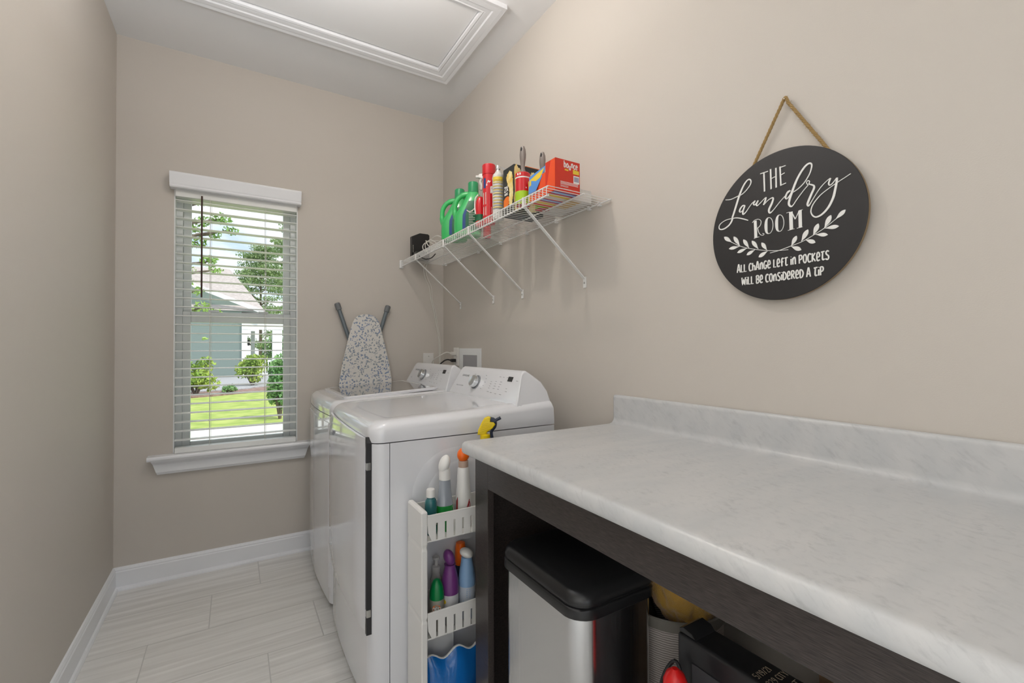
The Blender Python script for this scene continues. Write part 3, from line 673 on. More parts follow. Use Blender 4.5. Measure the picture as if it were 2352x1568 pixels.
def appliance(y0, y1, kind, label):
    t = thing('washing_machine' if kind == 'w' else 'clothes_dryer', label, 'washing machine' if kind == 'w' else 'dryer', (.72, (y0+y1)/2, 0))
    X0 = .368; XBK = 1.095
    # front frame / cabinet
    mb = MB(); P = plan(X0, .430, y0, y1, .05, .012)
    mb.rings([[(x, y, z) for x, y in P] for z in (.03, .8715)]); mb.build('front_panel', M_white, t, ang=30)
    mb = MB(); mb.box(.4325, y0, .03, XBK, y1, .8715, bev=.0015)
    if kind == 'd':
        def rrect(a, b_, c, d, r): 
            o = []
            for (cx, cz, s0) in ((b_-r, d-r, 0), (a+r, d-r, PI/2), (a+r, c+r, PI), (b_-r, c+r, 1.5*PI)):
                for k in range(7): an = s0+PI/2*k/6; o.append((cx+r*math.cos(an), cz+r*math.sin(an)))
            return o
        for (a, b_, c, d, r, th0, th1) in ((.50, 1.02, .08, .838, .16, 0, .004), (.545, .975, .13, .79, .13, .004, .008)):
            A = rrect(a, b_, c, d, r); B = rrect(a+.022, b_-.022, c+.022, d-.022, r-.02)
            mb.rings([[(x, y0-th0+.001, z) for x, z in A], [(x, y0-th1, z) for x, z in B]], cap0=False)
    mb.build('cabinet', M_white, t, ang=28)
    # top cover
    P0 = lambda i, z, r: [(x, y, z+(ztilt(x) if z > .9 else 0)) for x, y in plan(X0+i, XBK-min(i, .004), y0+i, y1-i, max(.012, r), .012)]
    mb = MB(); rr = [P0(0, .875, .05), P0(0, .885, .05), P0(0, .899, .05)]
    for i, z in ((.0015, .9095), (.005, .919), (.011, .927), (.019, .9335), (.028, .9375), (.038, .9395)): rr.append(P0(i, z, .05-i*.3))
    # a shallow dished top
    if kind == 'd':
        rr.append(P0(.062, .9400, .035)); rr.append(P0(.070, .9385, .035)); rr.append(P0(.085, .9372, .03))
    mb.rings(rr); mb.build('top_cover', M_white, t, ang=40)
    # console: trapezoid block with rounded corners
    BZ, TZ = .962, 1.090; BX, TX = .925, .985
    sec = [(BX, BZ-.02, .012), (BX+.002, BZ, .014), (BX+.008, BZ+.014, .018), (TX-.010, TZ-.024, .048), (TX-.003, TZ-.010, .056), (TX+.006, TZ-.003, .062), (TX+.016, TZ, .066),
           (1.030, TZ-.022, .052), (1.062, TZ-.048, .040), (1.085, TZ-.085, .030), (1.095, TZ-.13, .018), (1.097, .90, .010), (1.097, .877, .010)]
    mb = MB(); nY = 22; rr = []
    bot = [(1.0, .90), (.95, .93)]
    for j in range(nY+1):
        f = j/nY
        ring = []
        for (x, z, ins) in sec:
            ring.append((x, y0+ins+(y1-y0-2*ins)*f, z))
        for (x, z) in bot: ring.append((x, y0+.012+(y1-y0-.024)*f, z))
        rr.append(ring)
    # soften the two ends
    c_ = Vector((1.0, 0, 1.0))
    for e, idx in ((1, 0), (-1, nY)):
        base = rr[idx]; extra = []
        for k_, (sh, dy) in enumerate(((.985, .004), (.955, .0015), (.90, 0))): pass
    mb.rings(rr); o = mb.build('console', M_white, t, ang=30)
    md = o.modifiers.new('bevel', 'BEVEL'); md.width = .009; md.segments = 3; md.limit_method = 'ANGLE'; md.angle_limit = math.radians(50)
    # face mapper
    vx, vz = TX-BX, TZ-BZ; vl = math.hypot(vx, vz); vx /= vl; vz /= vl
    x_b = sec[2][0]-(sec[3][0]-sec[2][0])*.0; 
    ax, az = sec[2][0], sec[2][1]; bx_, bz_ = sec[3][0], sec[3][1]; l2 = math.hypot(bx_-ax, bz_-az); ux, uz = (bx_-ax)/l2, (bz_-az)/l2
    def F(u, v, d): return (ax+ux*v-uz*d, y1-u, az+uz*v+ux*d)
    mb = MB(); write(mb, 'SAMSUNG', F, .100, .073, .175, .0085, .0019, -.0005, .0004); mb.build('brand_lettering', M_print, t, smooth=False)
    mb = MB(); write(mb, 'MULTI-STEAM' if kind == 'd' else 'VRT', F, .075, .022, .15 if kind == 'd' else .10, .005, .0009, -.0005, .0003); mb.build('model_lettering', M_print, t, smooth=False)
    rp = random.Random(4 if kind == 'd' else 5)
    for nm, uvs in (('dial_marks', [(.335, .088), (.345, .072), (.345, .056), (.34, .04), (.33, .024), (.225, .088), (.205, .07), (.2, .052), (.205, .034)]), ('button_marks', [(.40, .062), (.40, .052), (.40, .042), (.40, .032), (.44, .066), (.44, .055), (.44, .044), (.44, .033), (.48, .066), (.48, .055), (.48, .044), (.48, .033), (.43, .014), (.47, .012), (.51, .012), (.40, .016), (.545, .04), (.547, .028), (.6, .078), (.46, .088), (.49, .088), (.52, .088)])):
        mb = MB()
        for (u, v) in uvs:
            w_ = rp.uniform(.009, .018); ribbon(mb, [(u, v), (u+w_, v)], .0018, F, -.0005, .0003)
        mb.build(nm, M_print, t, smooth=False)
    mb = MB(); u0, v0 = .535, .072
    mb.rings([[F(u0, v0, .0), F(u0+.036, v0, .0), F(u0+.036, v0+.021, .0), F(u0, v0+.021, .0)], [F(u0, v0, .0012), F(u0+.036, v0, .0012), F(u0+.036, v0+.021, .0012), F(u0, v0+.021, .0012)]])
    mb.build('display', M_blackp, t, smooth=False)
    # knob
    cen = Vector(F(.27, .050, 0)); zax = Vector((-uz, 0, ux)); xax = Vector((0, -1, 0)); yax = zax.cross(xax)
    Mk = Matrix((xax, yax, zax)).transposed()
    k1 = MB().lathe([(.034, -.001), (.034, .003), (.031, .004), (.031, .002)], cen, 36, M=Mk).build('knob_ring', M_print, t)
    k2 = MB(); k2.lathe([(.028, .002), (.0275, .022), (.0255, .026), (.015, .0245), (.002, .0245)], cen, 36, M=Mk); k2.build('knob', M_chrome, t)
    # feet
    for fxx in (.45, 1.03):
        for fyy in (y0+.06, y1-.06): MB().lathe([(.022, 0), (.022, .012), (.012, .014), (.012, .031)], (fxx, fyy, 0), 14).build('foot', M_dkgrey, t)
    if kind == 'w':
        # lid with dark glass
        def lidring(i, dz, r=.03):
            o = []
            a, b_, c, d = .437+i, .905-i, y0+.055+i, y1-.055-i
            for (cx, cy, s0) in ((b_-r, d-r, 0), (a+r, d-r, PI/2), (a+r, c+r, PI), (b_-r, c+r, 1.5*PI)):
                for k in range(5): an = s0+PI/2*k/4; x = cx+r*math.cos(an); o.append((x, cy+r*math.sin(an), .9395+ztilt(x)+dz))
            return o
        l_ = MB(); l_.rings([lidring(0, -.004), lidring(0, .006), lidring(.004, .009), lidring(.02, .009), lidring(.022, .0075)]); l_ = l_.build('lid', M_white, t, ang=30)
        g = MB(); g.rings([lidring(.022, .0074, .02), lidring(.022, .0082, .02), lidring(.024, .0088, .02)]); g.build('lid_glass', mat('smoked_glass', (.022, .021, .020), .03, coat=1), l_, ang=30)
        # front: lower crease panel
        P = plan(X0-.004, .40, y0+.02, y1-.02, .03, .012); mb = MB(); mb.rings([[(x, y, z) for x, y in P] for z in (.10, .84)]); mb.build('front_skin', M_white, t, ang=30)
    else:
        # bowed glossy door; dark strip at its near edge paints the finger gap's shade
        mb = MB(); n = 20
        def dx(y, off): tt = (y-(y0+y1)/2)/((y1-y0)/2-.05); return X0-.012*(1-tt*tt)-off
        ya, yb = y0+.034, y1-.012
        def col(y, z0, z1, off): return [(dx(y, off), y, z0+(z1-z0)*k/8) for k in range(9)]
        outer = []
        for j in range(n+1):
            y = ya+(yb-ya)*j/n; e = min(1, (j+.0)/2); off = .010+.010*min(1, j/1.5, (n-j)/1.5)
            ztop = .900-.012*(1-((j/n)))**2; zb = .268+.0*j
            outer.append([(dx(y, .002), y, zb)]+[(dx(y, off*(.55 if k in (0, 8) else 1)), y, zb+(ztop-zb)*k/8+(.0 if 0 < k < 8 else 0)) for k in range(9)]+[(dx(y, .002), y, ztop)])
        mb.rings(outer); o = mb.build('door', M_white, t, ang=50)
        MB().prism([(y0+.020, .262), (y0+.036, .262), (y0+.036, .893), (y0+.030, .893), (y0+.020, .875)], 'x', .362, .385).build('door_gap_shade', M_dkgrey, t, smooth=False)
        for zz in (.33, .80): MB().box(.3615, y0+.018, zz-.012, .376, y0+.034, zz+.012, bev=.002).build('hinge', M_brass, t)
        MB().box(dx((ya+yb)/2+.1, .022), 1.93, .835, dx(1.93, .017), 1.945, .85).build('door_badge', M_print, t, smooth=False)
    return t
appliance(1.475, 2.156, 'd', 'white clothes dryer with plain domed top, nearest the counter')
appliance(2.163, 2.846, 'w', 'white top-load washing machine with dark glass lid, beside the window')

# ------------------------------------------------------------------ ironing board behind the washer
M_floral = mat('blue_floral_cotton', (.72, .70, .66), .85)
tc = N(M_floral, 'ShaderNodeTexCoord'); nz = N(M_floral, 'ShaderNodeTexNoise'); nz.inputs['Scale'].default_value = 38; nz.inputs['Detail'].default_value = 2.5
vd = N(M_floral, 'ShaderNodeVectorMath', operation='ADD'); vs_ = N(M_floral, 'ShaderNodeVectorMath', operation='SCALE'); vs_.inputs['Scale'].default_value = .035
L(M_floral, tc.outputs['Object'], nz.inputs[0]); L(M_floral, nz.outputs['Color'], vs_.inputs[0]); L(M_floral, tc.outputs['Object'], vd.inputs[0]); L(M_floral, vs_.outputs[0], vd.inputs[1])
vo = N(M_floral, 'ShaderNodeTexVoronoi'); vo.inputs['Scale'].default_value = 72; L(M_floral, vd.outputs[0], vo.inputs['Vector'])
rf = N(M_floral, 'ShaderNodeValToRGB'); rf.color_ramp.interpolation = 'LINEAR'; rf.color_ramp.elements[0].position = .33; rf.color_ramp.elements[0].color = (1, 1, 1, 1); rf.color_ramp.elements[1].position = .47; rf.color_ramp.elements[1].color = (0, 0, 0, 1)
L(M_floral, vo.outputs['Distance'], rf.inputs[0])
n3 = N(M_floral, 'ShaderNodeTexNoise'); n3.inputs['Scale'].default_value = 12; L(M_floral, tc.outputs['Object'], n3.inputs[0])
rc = N(M_floral, 'ShaderNodeValToRGB'); rc.color_ramp.elements[0].position = .42; rc.color_ramp.elements[0].color = (.30, .34, .37, 1); rc.color_ramp.elements[1].position = .6; rc.color_ramp.elements[1].color = (.20, .27, .42, 1)
L(M_floral, n3.outputs['Fac'], rc.inputs[0]); mxf = N(M_floral, 'ShaderNodeMixRGB'); mxf.inputs['Color1'].default_value = (.72, .70, .66, 1)
L(M_floral, rf.outputs[0], mxf.inputs['Fac']); L(M_floral, rc.outputs[0], mxf.inputs['Color2']); L(M_floral, mxf.outputs[0], BS(M_floral).inputs['Base Color'])
ib = thing('ironing_board', 'folded ironing board with blue floral cover leaning on the wall behind the washer', 'ironing board', (.69, 2.868, 0))
half = [(1.387, .012), (1.384, .032), (1.376, .050), (1.362, .066), (1.34, .078), (1.31, .088), (1.26, .100), (1.19, .117), (1.10, .138), (1.0, .155), (.85, .17), (.6, .178), (.3, .18), (.1, .18), (.065, .17), (.05, .14)]
out = [(.69+w, z) for z, w in half]+[(.69-w, z) for z, w in half[::-1]]
mb = MB(); mb.prism(out, 'y', 2.852, 2.872, bev=.006, seg=3); mb.build('board_cover', M_floral, ib, ang=60)
M_leg = mat('blue_grey_tube', (.16, .19, .21), .32, metal=.3)
for (p0, p1) in (((.529, 2.895, 1.440), (.80, 2.892, .62)), ((.833, 2.895, 1.437), (.58, 2.892, .62))):
    d = (Vector(p0)-Vector(p1)).normalized()
    lg = MB().tube([p0, p1], .0125, 16).build('leg', M_leg, ib)
    cp_ = MB(); e = Vector(p0); rings = []
    for s_, rr_ in ((-.03, .0135), (-.028, .0165), (.004, .0175), (.012, .0145), (.015, .006)): rings.append((e+d*s_, rr_))
    cp_.tube([a for a, _ in rings], [b_ for _, b_ in rings], 16); cp_.build('rubber_foot', M_rubber, lg)

# ------------------------------------------------------------------ outlets and laundry box
def plate(name, label, cat, fn, w, h, kind):
    t = thing(name, label, cat, fn(w/2, h/2, 0))
    mb = MB(); mb.rings([[fn(0, 0, .0003), fn(w, 0, .0003), fn(w, h, .0003), fn(0, h, .0003)], [fn(0, 0, .003), fn(w, 0, .003), fn(w, h, .003), fn(0, h, .003)], [fn(.003, .003, .006), fn(w-.003, .003, .006), fn(w-.003, h-.003, .006), fn(.003, h-.003, .006)]]); mb.build('cover_plate', M_wplastic, t, ang=20)
    return t
t = plate('blank_wall_plate', 'small square white wall plate on the window wall, behind the washer console', 'wall plate', lambda u, v, d: (1.082+u, YB-d, 1.03+v), .073, .114, 0)
MB().lathe([(.004, 0), (.004, .0065), (.001, .007)], (1.1185, YB, 1.122), 10, M=Matrix.Rotation(PI/2, 3, 'X')).build('screw', M_brass, t)
t = plate('wall_outlet', 'white power outlet plate beside the laundry box, with two plugs in it', 'outlet', lambda u, v, d: (XR-d, 2.745-u, 1.062+v), .073, .118, 1)
for zz in (1.10, 1.142): MB().box(XR-.0085, 2.69, zz-.014, XR-.005, 2.727, zz+.014, bev=.003).build('socket', M_wplastic, t)
lb = thing('laundry_box', 'white recessed washer outlet box in the right wall above the machines', 'outlet box', (XR, 2.50, 1.0))
y_a, y_b, z_a, z_b = 2.36, 2.655, .99, 1.176
mb = MB(); iy0, iy1, iz0, iz1 = 2.405, 2.60, 1.01, 1.135
for (a, b_, c, d) in ((y_a, iy0, z_a, z_b), (iy1, y_b, z_a, z_b), (iy0, iy1, z_a, iz0), (iy0, iy1, iz1, z_b)): mb.box(XR-.006, a, c, XR-.0003, b_, d)
mb.build('face_frame', M_vinyl, lb, smooth=False)
mb = MB()
mb.box(XR-.005, iy0, iz0, XR-.0005, iy1, iz1)
lbk = mb.build('recess_back', mat('recess_shade_grey', (.38, .38, .4), .5), lb, smooth=False)  # flat panel, its grey stands in for shade in the recess
def plug(y, z, m, name, label, pts, r):
    t = thing(name, label, 'cable', (XR-.02, y, z-.01))
    MB().box(XR-.040, y-.013, z-.011, XR-.0088, y+.013, z+.011, bev=.004).build('plug', m, t)
    mb = MB(); mb.tube(catmull([(XR-.038, y, z)]+pts, 8), r, 8, 0); mb.build('cord', m, t)
plug(2.708, 1.142, M_cable, 'white_power_cord', 'white plug and cord in the upper socket, arching left behind the washer', [(XR-.07, 2.71, 1.15), (XR-.10, 2.74, 1.13), (XR-.13, 2.80, 1.09), (XR-.115, 2.85, 1.0), (XR-.1, 2.87, .8)], .0035)
plug(2.708, 1.098, M_blackp, 'black_power_cord', 'black plug and cord in the lower socket behind the washer', [(XR-.07, 2.70, 1.104), (XR-.095, 2.71, 1.09), (XR-.11, 2.74, 1.05), (XR-.10, 2.80, .9)], .0045)

# ------------------------------------------------------------------ countertop and base cabinet
CY = 1.262; CZ = .899
ct = thing('countertop', 'long marble-look laminate countertop with an upstand along the right wall', 'countertop', (.9, .1, CZ-.04))
prf = [(.625, CZ-.038), (.598, CZ-.038), (.591, CZ-.036), (.587, CZ-.031), (.5855, CZ-.024), (.586, CZ-.014), (.589, CZ-.0065), (.595, CZ-.0015), (.604, CZ), (1.17, CZ), (1.19, CZ+.0008), (1.2005, CZ+.004), (1.2065, CZ+.011), (1.2085, CZ+.022),
       (1.2085, CZ+.094), (1.2095, CZ+.1), (1.213, CZ+.104), (1.218, CZ+.1055), (XR-.0005, CZ+.1055), (XR-.0005, CZ-.038)]
mb = MB(); rr = []
for (dy, sh) in ((-2.28, 0), (0, 0)):
    rr.append([(x, CY+dy, z) for x, z in prf])
mb.rings(rr); o = mb.build('worktop', M_marble, ct, ang=35)
md = o.modifiers.new('bevel', 'BEVEL'); md.width = .007; md.segments = 3; md.limit_method = 'ANGLE'; md.angle_limit = math.radians(60)

cab = thing('base_cabinet', 'dark brown open base cabinet carrying the countertop', 'cabinet', (.9, .1, 0))
MB().box(.628, CY-1.75, CZ-.128, .648, CY-.092, CZ-.0385, bev=.001).build('front_rail', M_wood, cab)
MB().box(.628, CY-.092, .0, .648, CY-.012, CZ-.0385, bev=.001).build('corner_stile', M_wood, cab)
MB().box(.649, CY-.030, .0, 1.2, CY-.012, CZ-.0385, bev=.001).build('end_panel', M_wood, cab)
MB().box(.628, CY-1.95, .0, .648, CY-1.75, CZ-.0385, bev=.001).build('corner_stile', M_wood, cab)
MB().box(.649, CY-1.96, .0, 1.2, CY-1.94, CZ-.0385, bev=.001).build('end_panel', M_wood, cab)
MB().box(1.19, CY-1.93, .70, 1.209, CY-.031, CZ-.0385, bev=.001).build('back_rail', M_wood, cab)

# ------------------------------------------------------------------ trash can
can = thing('trash_can', 'stainless steel trash can with black lid under the counter', 'trash can', (.755, .95, 0))
def rr4(x0, x1, y0, y1, r, z, bow=.0, n=6):
    o = []
    for (cx, cy, s0) in ((x1-r*.6, y1-r*.6, 0), (x0+r, y1-r, PI/2), (x0+r, y0+r, PI), (x1-r*.6, y0+r*.6, 1.5*PI)):
        q = r if cx < (x0+x1)/2 else r*.6
        for k in range(n+1):
            an = s0+PI/2*k/n; x = cx+q*math.cos(an); y = cy+q*math.sin(an)
            if x < (x0+x1)/2: x -= bow*(1-((y-(y0+y1)/2)/((y1-y0)/2))**2)*((x1+x0)/2-x)/((x1-x0)/2)
            o.append((x, y, z))
    return o
a, b_, c, d = .640, .885, .772, 1.128
M_steel = mat('stainless_steel', (.62, .63, .64), .2, metal=1, bump=.15, bscale=60, stretch=(1, 1, .02))
mb = MB(); mb.rings([rr4(a+.008, b_-.006, c+.008, d-.008, .045, z, .010) for z in (.035, .3, .588)]); mb.build('steel_body', M_steel, can, ang=40)
mb = MB(); mb.rings([rr4(a+.004, b_-.002, c+.004, d-.004, .047, z, .010) for z in (.0, .034)]); mb.build('base_ring', M_blackp, can)
M_lid = mat('black_lid_plastic', (.012, .012, .013), .3)
mb = MB(); mb.rings([rr4(a+i, b_-i, c+i, d-i, .05-i*.5, z, .012) for i, z in ((.003, .576), (0, .579), (0, .598), (.003, .601), (.006, .602), (.006, .606), (.002, .608), (.001, .612), (.003, .622), (.009, .632), (.018, .637), (.04, .640), (.075, .641))]); mb.build('lid', M_lid, can, ang=50)
MB().box(.612, .92, .004, .66, .98, .018, bev=.004).build('pedal', M_lid, can)

# ------------------------------------------------------------------ other things under the counter
M_weave = mat('grey_woven_fabric', (.36, .33, .31), .9)
wv = N(M_weave, 'ShaderNodeTexWave'); wv.wave_type = 'BANDS'; wv.bands_direction = 'Z'; wv.inputs['Scale'].default_value = 55; wv.inputs['Distortion'].default_value = 2; wv.inputs['Detail'].default_value = 2
tcw = N(M_weave, 'ShaderNodeTexCoord'); L(M_weave, tcw.outputs['Object'], wv.inputs[0]); rw = N(M_weave, 'ShaderNodeValToRGB'); rw.color_ramp.elements[0].color = (.17, .15, .14, 1); rw.color_ramp.elements[1].color = (.48, .44, .41, 1)
L(M_weave, wv.outputs['Fac'], rw.inputs[0]); L(M_weave, rw.outputs[0], BS(M_weave).inputs['Base Color'])
bk = thing('fabric_basket', 'round grey woven basket behind the trash can, holding cleaning cloths', 'basket', (1.022, .845, 0))
MB().lathe([(.105, 0), (.110, .01), (.132, .485), (.128, .485), (.106, .012), (.002, .012)], (1.022, .845, 0), 36).build('basket_body', M_weave, bk)
MB().lathe([(.1325, .480), (.136, .480), (.137, .505), (.134, .508), (.129, .506), (.1285, .480)], (1.022, .845, 0), 36, cap0=False, cap1=False).build('rim_band', mat('grey_band', (.16, .15, .13), .8), bk)
# fuzzy yellow duster resting in the basket
t_ = bmesh.new(); bmesh.ops.create_icosphere(t_, subdivisions=5, radius=1)
rz = random.Random(9)
from mathutils import noise as mnoise
for v in t_.verts:
    n_ = v.co.normalized(); k = 1+.16*mnoise.noise(n_*2.2)+.08*mnoise.noise(n_*7)+.05*mnoise.noise(n_*24)
    v.co = Vector((n_.x*.088*k, n_.y*.078*k, n_.z*.15*k))
bmesh.ops.transform(t_, matrix=Matrix.Rotation(math.radians(-24), 4, 'X'), verts=t_.verts)
bmesh.ops.translate(t_, verts=t_.verts, vec=(1.045, .835, .555))
mb = MB(); mb.merge(t_, 0); dusto = tag(mb.build('fluffy_duster', mat('mustard_fleece', (.62, .36, .07), .95, bump=1, bscale=500, sheen=.6), ang=180), 'fuzzy mustard yellow duster sticking out of the woven basket', 'duster')
mb = MB(); mb.tube(catmull([(1.0, .84, .35), (.955, .875, .49), (.935, .90, .60)], 5), .018, 10); tag(mb.build('black_brush', M_blackp), 'black brush handle leaning in the woven basket beside the yellow duster', 'brush')
# slim black case
cs = thing('black_case', 'slim black hard case with handwritten note, standing under the counter', 'case', (.885, .42, 0))
mb = MB(); mb.box(.846, .16, .0, .925, .685, .548, bev=.008, seg=3); mb.build('case_shell', mat('case_black', (.012, .012, .014), .38), cs)
MB().box(.8435, .20, .05, .8465, .645, .50, bev=.001).build('front_pocket', mat('case_grey', (.045, .044, .05), .7), cs)
mb = MB(); mb.prism([(.640, .548), (.682, .548), (.682, .556), (.672, .562), (.65, .558)], 'x', .850, .920, bev=.003); mb.build('end_corner', M_blackp, cs)
mb = MB(); Fc = lambda u, v, d: (.852+u, .505+v, .5481+d)
write(mb, '5/19/21', Fc, .004, .0, .050, .013, .0012, 0, .0004); write(mb, '229 CITY', Fc, .006, -.024, .066, .013, .0012, 0, .0004); write(mb, 'LT', Fc, .036, -.050, .062, .013, .0012, 0, .0004)
mb.build('handwriting', mat('silver_ink', (.4, .33, .25), .5), cs, smooth=False)
mb = MB(); mb.tube(catmull([(.835, .70, .30), (.815, .705, .42), (.82, .67, .50), (.828, .655, .44), (.83, .66, .3), (.825, .645, .22), (.832, .60, .38), (.832, .565, .49), (.825, .54, .45), (.828, .53, .3), (.83, .50, .1), (.82, .42, .02), (.79, .36, .006)], 7), .0042, 8)
tag(mb.build('looped_cable', M_blackp), 'black cord looping down in front of the slim black case', 'cable')
mb = MB(); mb.tube([(.772, .630, .0), (.772, .630, .01), (.772, .630, .46), (.772, .630, .50), (.772, .630, .515), (.772, .630, .525)], [.022, .025, .025, .024, .018, .006], 22)
rc_ = thing('red_canister', 'bright red canister in front of the black case under the counter', 'canister', (.772, .630, 0))
mb.build('canister_body', mat('bright_red_plastic', (.75, .01, .01), .35), rc_)
MB().tube([(.772, .630, .30), (.772, .630, .36)], [.0255, .0255], 22).build('black_band', M_blackp, rc_)
mb = MB(); mb.box(1.200, -.05, .0, 1.222, .56, .42, bev=.002); tag(mb.build('wood_board', noise_mat('pine_board', (.30, .19, .11), (.40, .27, .16), 4, stretch=(1, 1, 8))), 'plain brown board leaning on the wall deep under the counter', 'board')

# ------------------------------------------------------------------ slim rolling cart
cart = thing('slim_rolling_cart', 'slim white plastic tiered cart in the gap beside the dryer', 'cart', (.76, 1.397, 0))
cy0, cy1, cx0, cx1 = 1.331, 1.462, .486, 1.0
def post(xa, xb, sgn):
    mb = MB(); zz = [.03, .065, .34, .347, .352, .36, .56, .567, .572, .58, .668, .676]
    rr = []
    for z in zz:
        e = .0015 if z in (.347, .352, .567, .572) else 0
        rr.append([(xa+e, cy0+e, z), (xa+e, cy1-e, z), (xb-e, cy1-e, z), (xb-e, cy0+e, z)])
    rr.append([(xa+.004, cy0+.004, .683), (xa+.004, cy1-.004, .683), (xb-.004, cy1-.004, .683), (xb-.004, cy0+.004, .683)])
    mb.rings(rr); o = mb.build('end_post', M_wplastic, cart, smooth=False)
    md = o.modifiers.new('bevel', 'BEVEL'); md.width = .003; md.segments = 2; md.limit_method = 'ANGLE'; md.angle_limit = math.radians(40)
post(cx0, cx0+.020, 1); post(cx1-.02, cx1, -1)
for zt in (.668, .370, .095):
    mb = MB()
    for (yy, dd) in ((cy0, .003), (cy1-.003, .003)):
        # comb-shaped long side: rim, then teeth hanging between open slots
        mb.box(cx0+.020, yy-.001 if yy == cy0 else yy, zt-.006, cx1-.02, yy+dd+(.0 if yy == cy0 else .001), zt, bev=.001)
        mb.box(cx0+.020, yy, zt-.028, cx1-.02, yy+dd, zt-.006)
        slots = [.533+.0295*k for k in range(15)]; xs = cx0+.020
        for k, sx_ in enumerate(slots):
            if k == 0: mb.prism([(xs, zt-.028), (sx_, zt-.028), (sx_, zt-.082), (xs+.014, zt-.082), (xs+.002, zt-.055)], 'y', yy, yy+dd)
            else: mb.box(xs, yy, zt-.082, sx_, yy+dd, zt-.028)
            xs = sx_+.0065
        mb.box(xs, yy, zt-.082, cx1-.02, yy+dd, zt-.028)
    mb.box(cx0+.02, cy0+.003, zt-.084, cx1-.02, cy1-.003, zt-.080)
    mb.build('basket_tier', M_wplastic, cart, smooth=False)
for xx in (cx0+.015, cx1-.015):
    for yy in (cy0+.018, cy1-.018): MB().lathe([(.006, -.006), (.014, -.006), (.015, 0), (.014, .006), (.006, .006)], (xx, yy, .0152), 16, M=Matrix.Rotation(PI/2, 3, 'X')).build('wheel', M_rubber, cart)
T1, T2, T3 = .5885, .2905, .0155

def cylmap(cx, cy, z0, r, ang0):
    """u runs along the surface (left to right seen from outside), v up, d out; ang0 = facing direction"""
    return lambda u, v, d: (cx+(r+d)*math.cos(ang0+u/r), cy+(r+d)*math.sin(ang0+u/r), z0+v)
def facing(cx, cy): return math.atan2(-cy, -cx)
def disc(mb, f, cu, cv, r, d0, d1, m=0, n=20, sx=1):
    mb.rings([[f(cu+sx*r*math.cos(2*PI*k/n), cv+r*math.sin(2*PI*k/n), d0) for k in range(n)], [f(cu+sx*r*math.cos(2*PI*k/n), cv+r*math.sin(2*PI*k/n), d1) for k in range(n)]], m)
def spray_head(t, c, dirx, diry, s, m_head, m_trig, yellow=False):
    """trigger sprayer head: c = neck top, (dirx, diry) = nozzle direction"""
    M = Matrix.Translation(c) @ Matrix(((dirx, -diry, 0, 0), (diry, dirx, 0, 0), (0, 0, 1, 0), (0, 0, 0, 1)))
    mb = MB(); poly = [(-.022, .0), (-.027, .012), (-.024, .03), (-.010, .045), (.012, .052), (.030, .050), (.036, .044), (.036, .034), (.024, .030), (.012, .022), (.010, .0)]
    mb.prism([(x*s, z*s) for x, z in poly], 'y', -.010*s, .010*s, bev=.004*s, M=M); mb.build('sprayer_head', m_head, t, ang=50)
    nz = MB(); nz.tube([M @ Vector((.034*s, 0, .040*s)), M @ Vector((.046*s, 0, .040*s))], .006*s, 10); nz.build('nozzle', m_trig, t)
    tr = MB(); tr.tube(catmull([tuple(M @ Vector(p)) for p in ((.020*s, 0, .034*s), (.028*s, 0, .018*s), (.022*s, 0, .0), (.026*s, 0, -.016*s))], 5), [.0055*s]*16, 8); tr.build('trigger', m_trig, t)

# small teal bottle
c_ = (.537, 1.385); t = thing('small_bottle', 'small teal bottle with white cap, front of the top cart tier', 'bottle', (*c_, T1))
MB().lathe([(.017, T1), (.0195, T1+.003), (.0195, T1+.098), (.017, T1+.108), (.0125, T1+.112), (.0125, T1+.118)], (*c_, 0), 24).build('bottle_body', M_teal, t)
MB().lathe([(.0140, T1+.117), (.0142, T1+.139), (.0125, T1+.142), (.002, T1+.142)], (*c_, 0), 24).build('cap', M_wplastic, t)
f = cylmap(*c_, T1, .0197, facing(*c_)); mb = MB(); mb.rings([[f(u/1000, v, .0001) for u in range(-24, 25, 4)] for v in (.03, .066)], closed=False, cap0=False, cap1=False); mb.build('paper_label', M_cream, t)
mb = MB(); write(mb, 'Downy'.replace('D', 'D').lower().replace('d', 'D'), f, -.012, .048, .014, .012, .0022, .0003, .0008); mb.build('lettering', M_dkblue, t, smooth=False)
# green spray bottle, white head
c_ = (.588, 1.392); t = thing('green_spray_bottle', 'spray bottle of green liquid with white trigger head on the top cart tier', 'spray bottle', (*c_, T1))
MB().lathe([(.024, T1), (.027, T1+.003), (.028, T1+.05), (.0275, T1+.082)], (*c_, 0), 28, sx=1, sy=.85, power=2.4).build('lower_bottle', M_greenliq, t)
MB().lathe([(.0275, T1+.0825), (.024, T1+.10), (.020, T1+.13), (.0185, T1+.155), (.017, T1+.165)], (*c_, 0), 28, sx=1, sy=.85, power=2.4).build('upper_bottle', M_clear, t)
MB().lathe([(.018, T1+.163), (.0185, T1+.182), (.018, T1+.198), (.010, T1+.20)], (*c_, 0), 24).build('collar', M_wplastic, t)
MB().sphere((c_[0]-.001, c_[1], T1+.213), .021, sx=.85, sy=1.0, sz=1.45, M=Matrix.Rotation(math.radians(20), 4, 'Y')).build('sprayer_head', M_wplastic, t)
f = cylmap(*c_, T1, .028, facing(*c_)); mb = MB(); disc(mb, f, .012, .05, .011, -.002, .0008); mb.build('round_label', mat('green_label', (.02, .2, .05), .4), t)
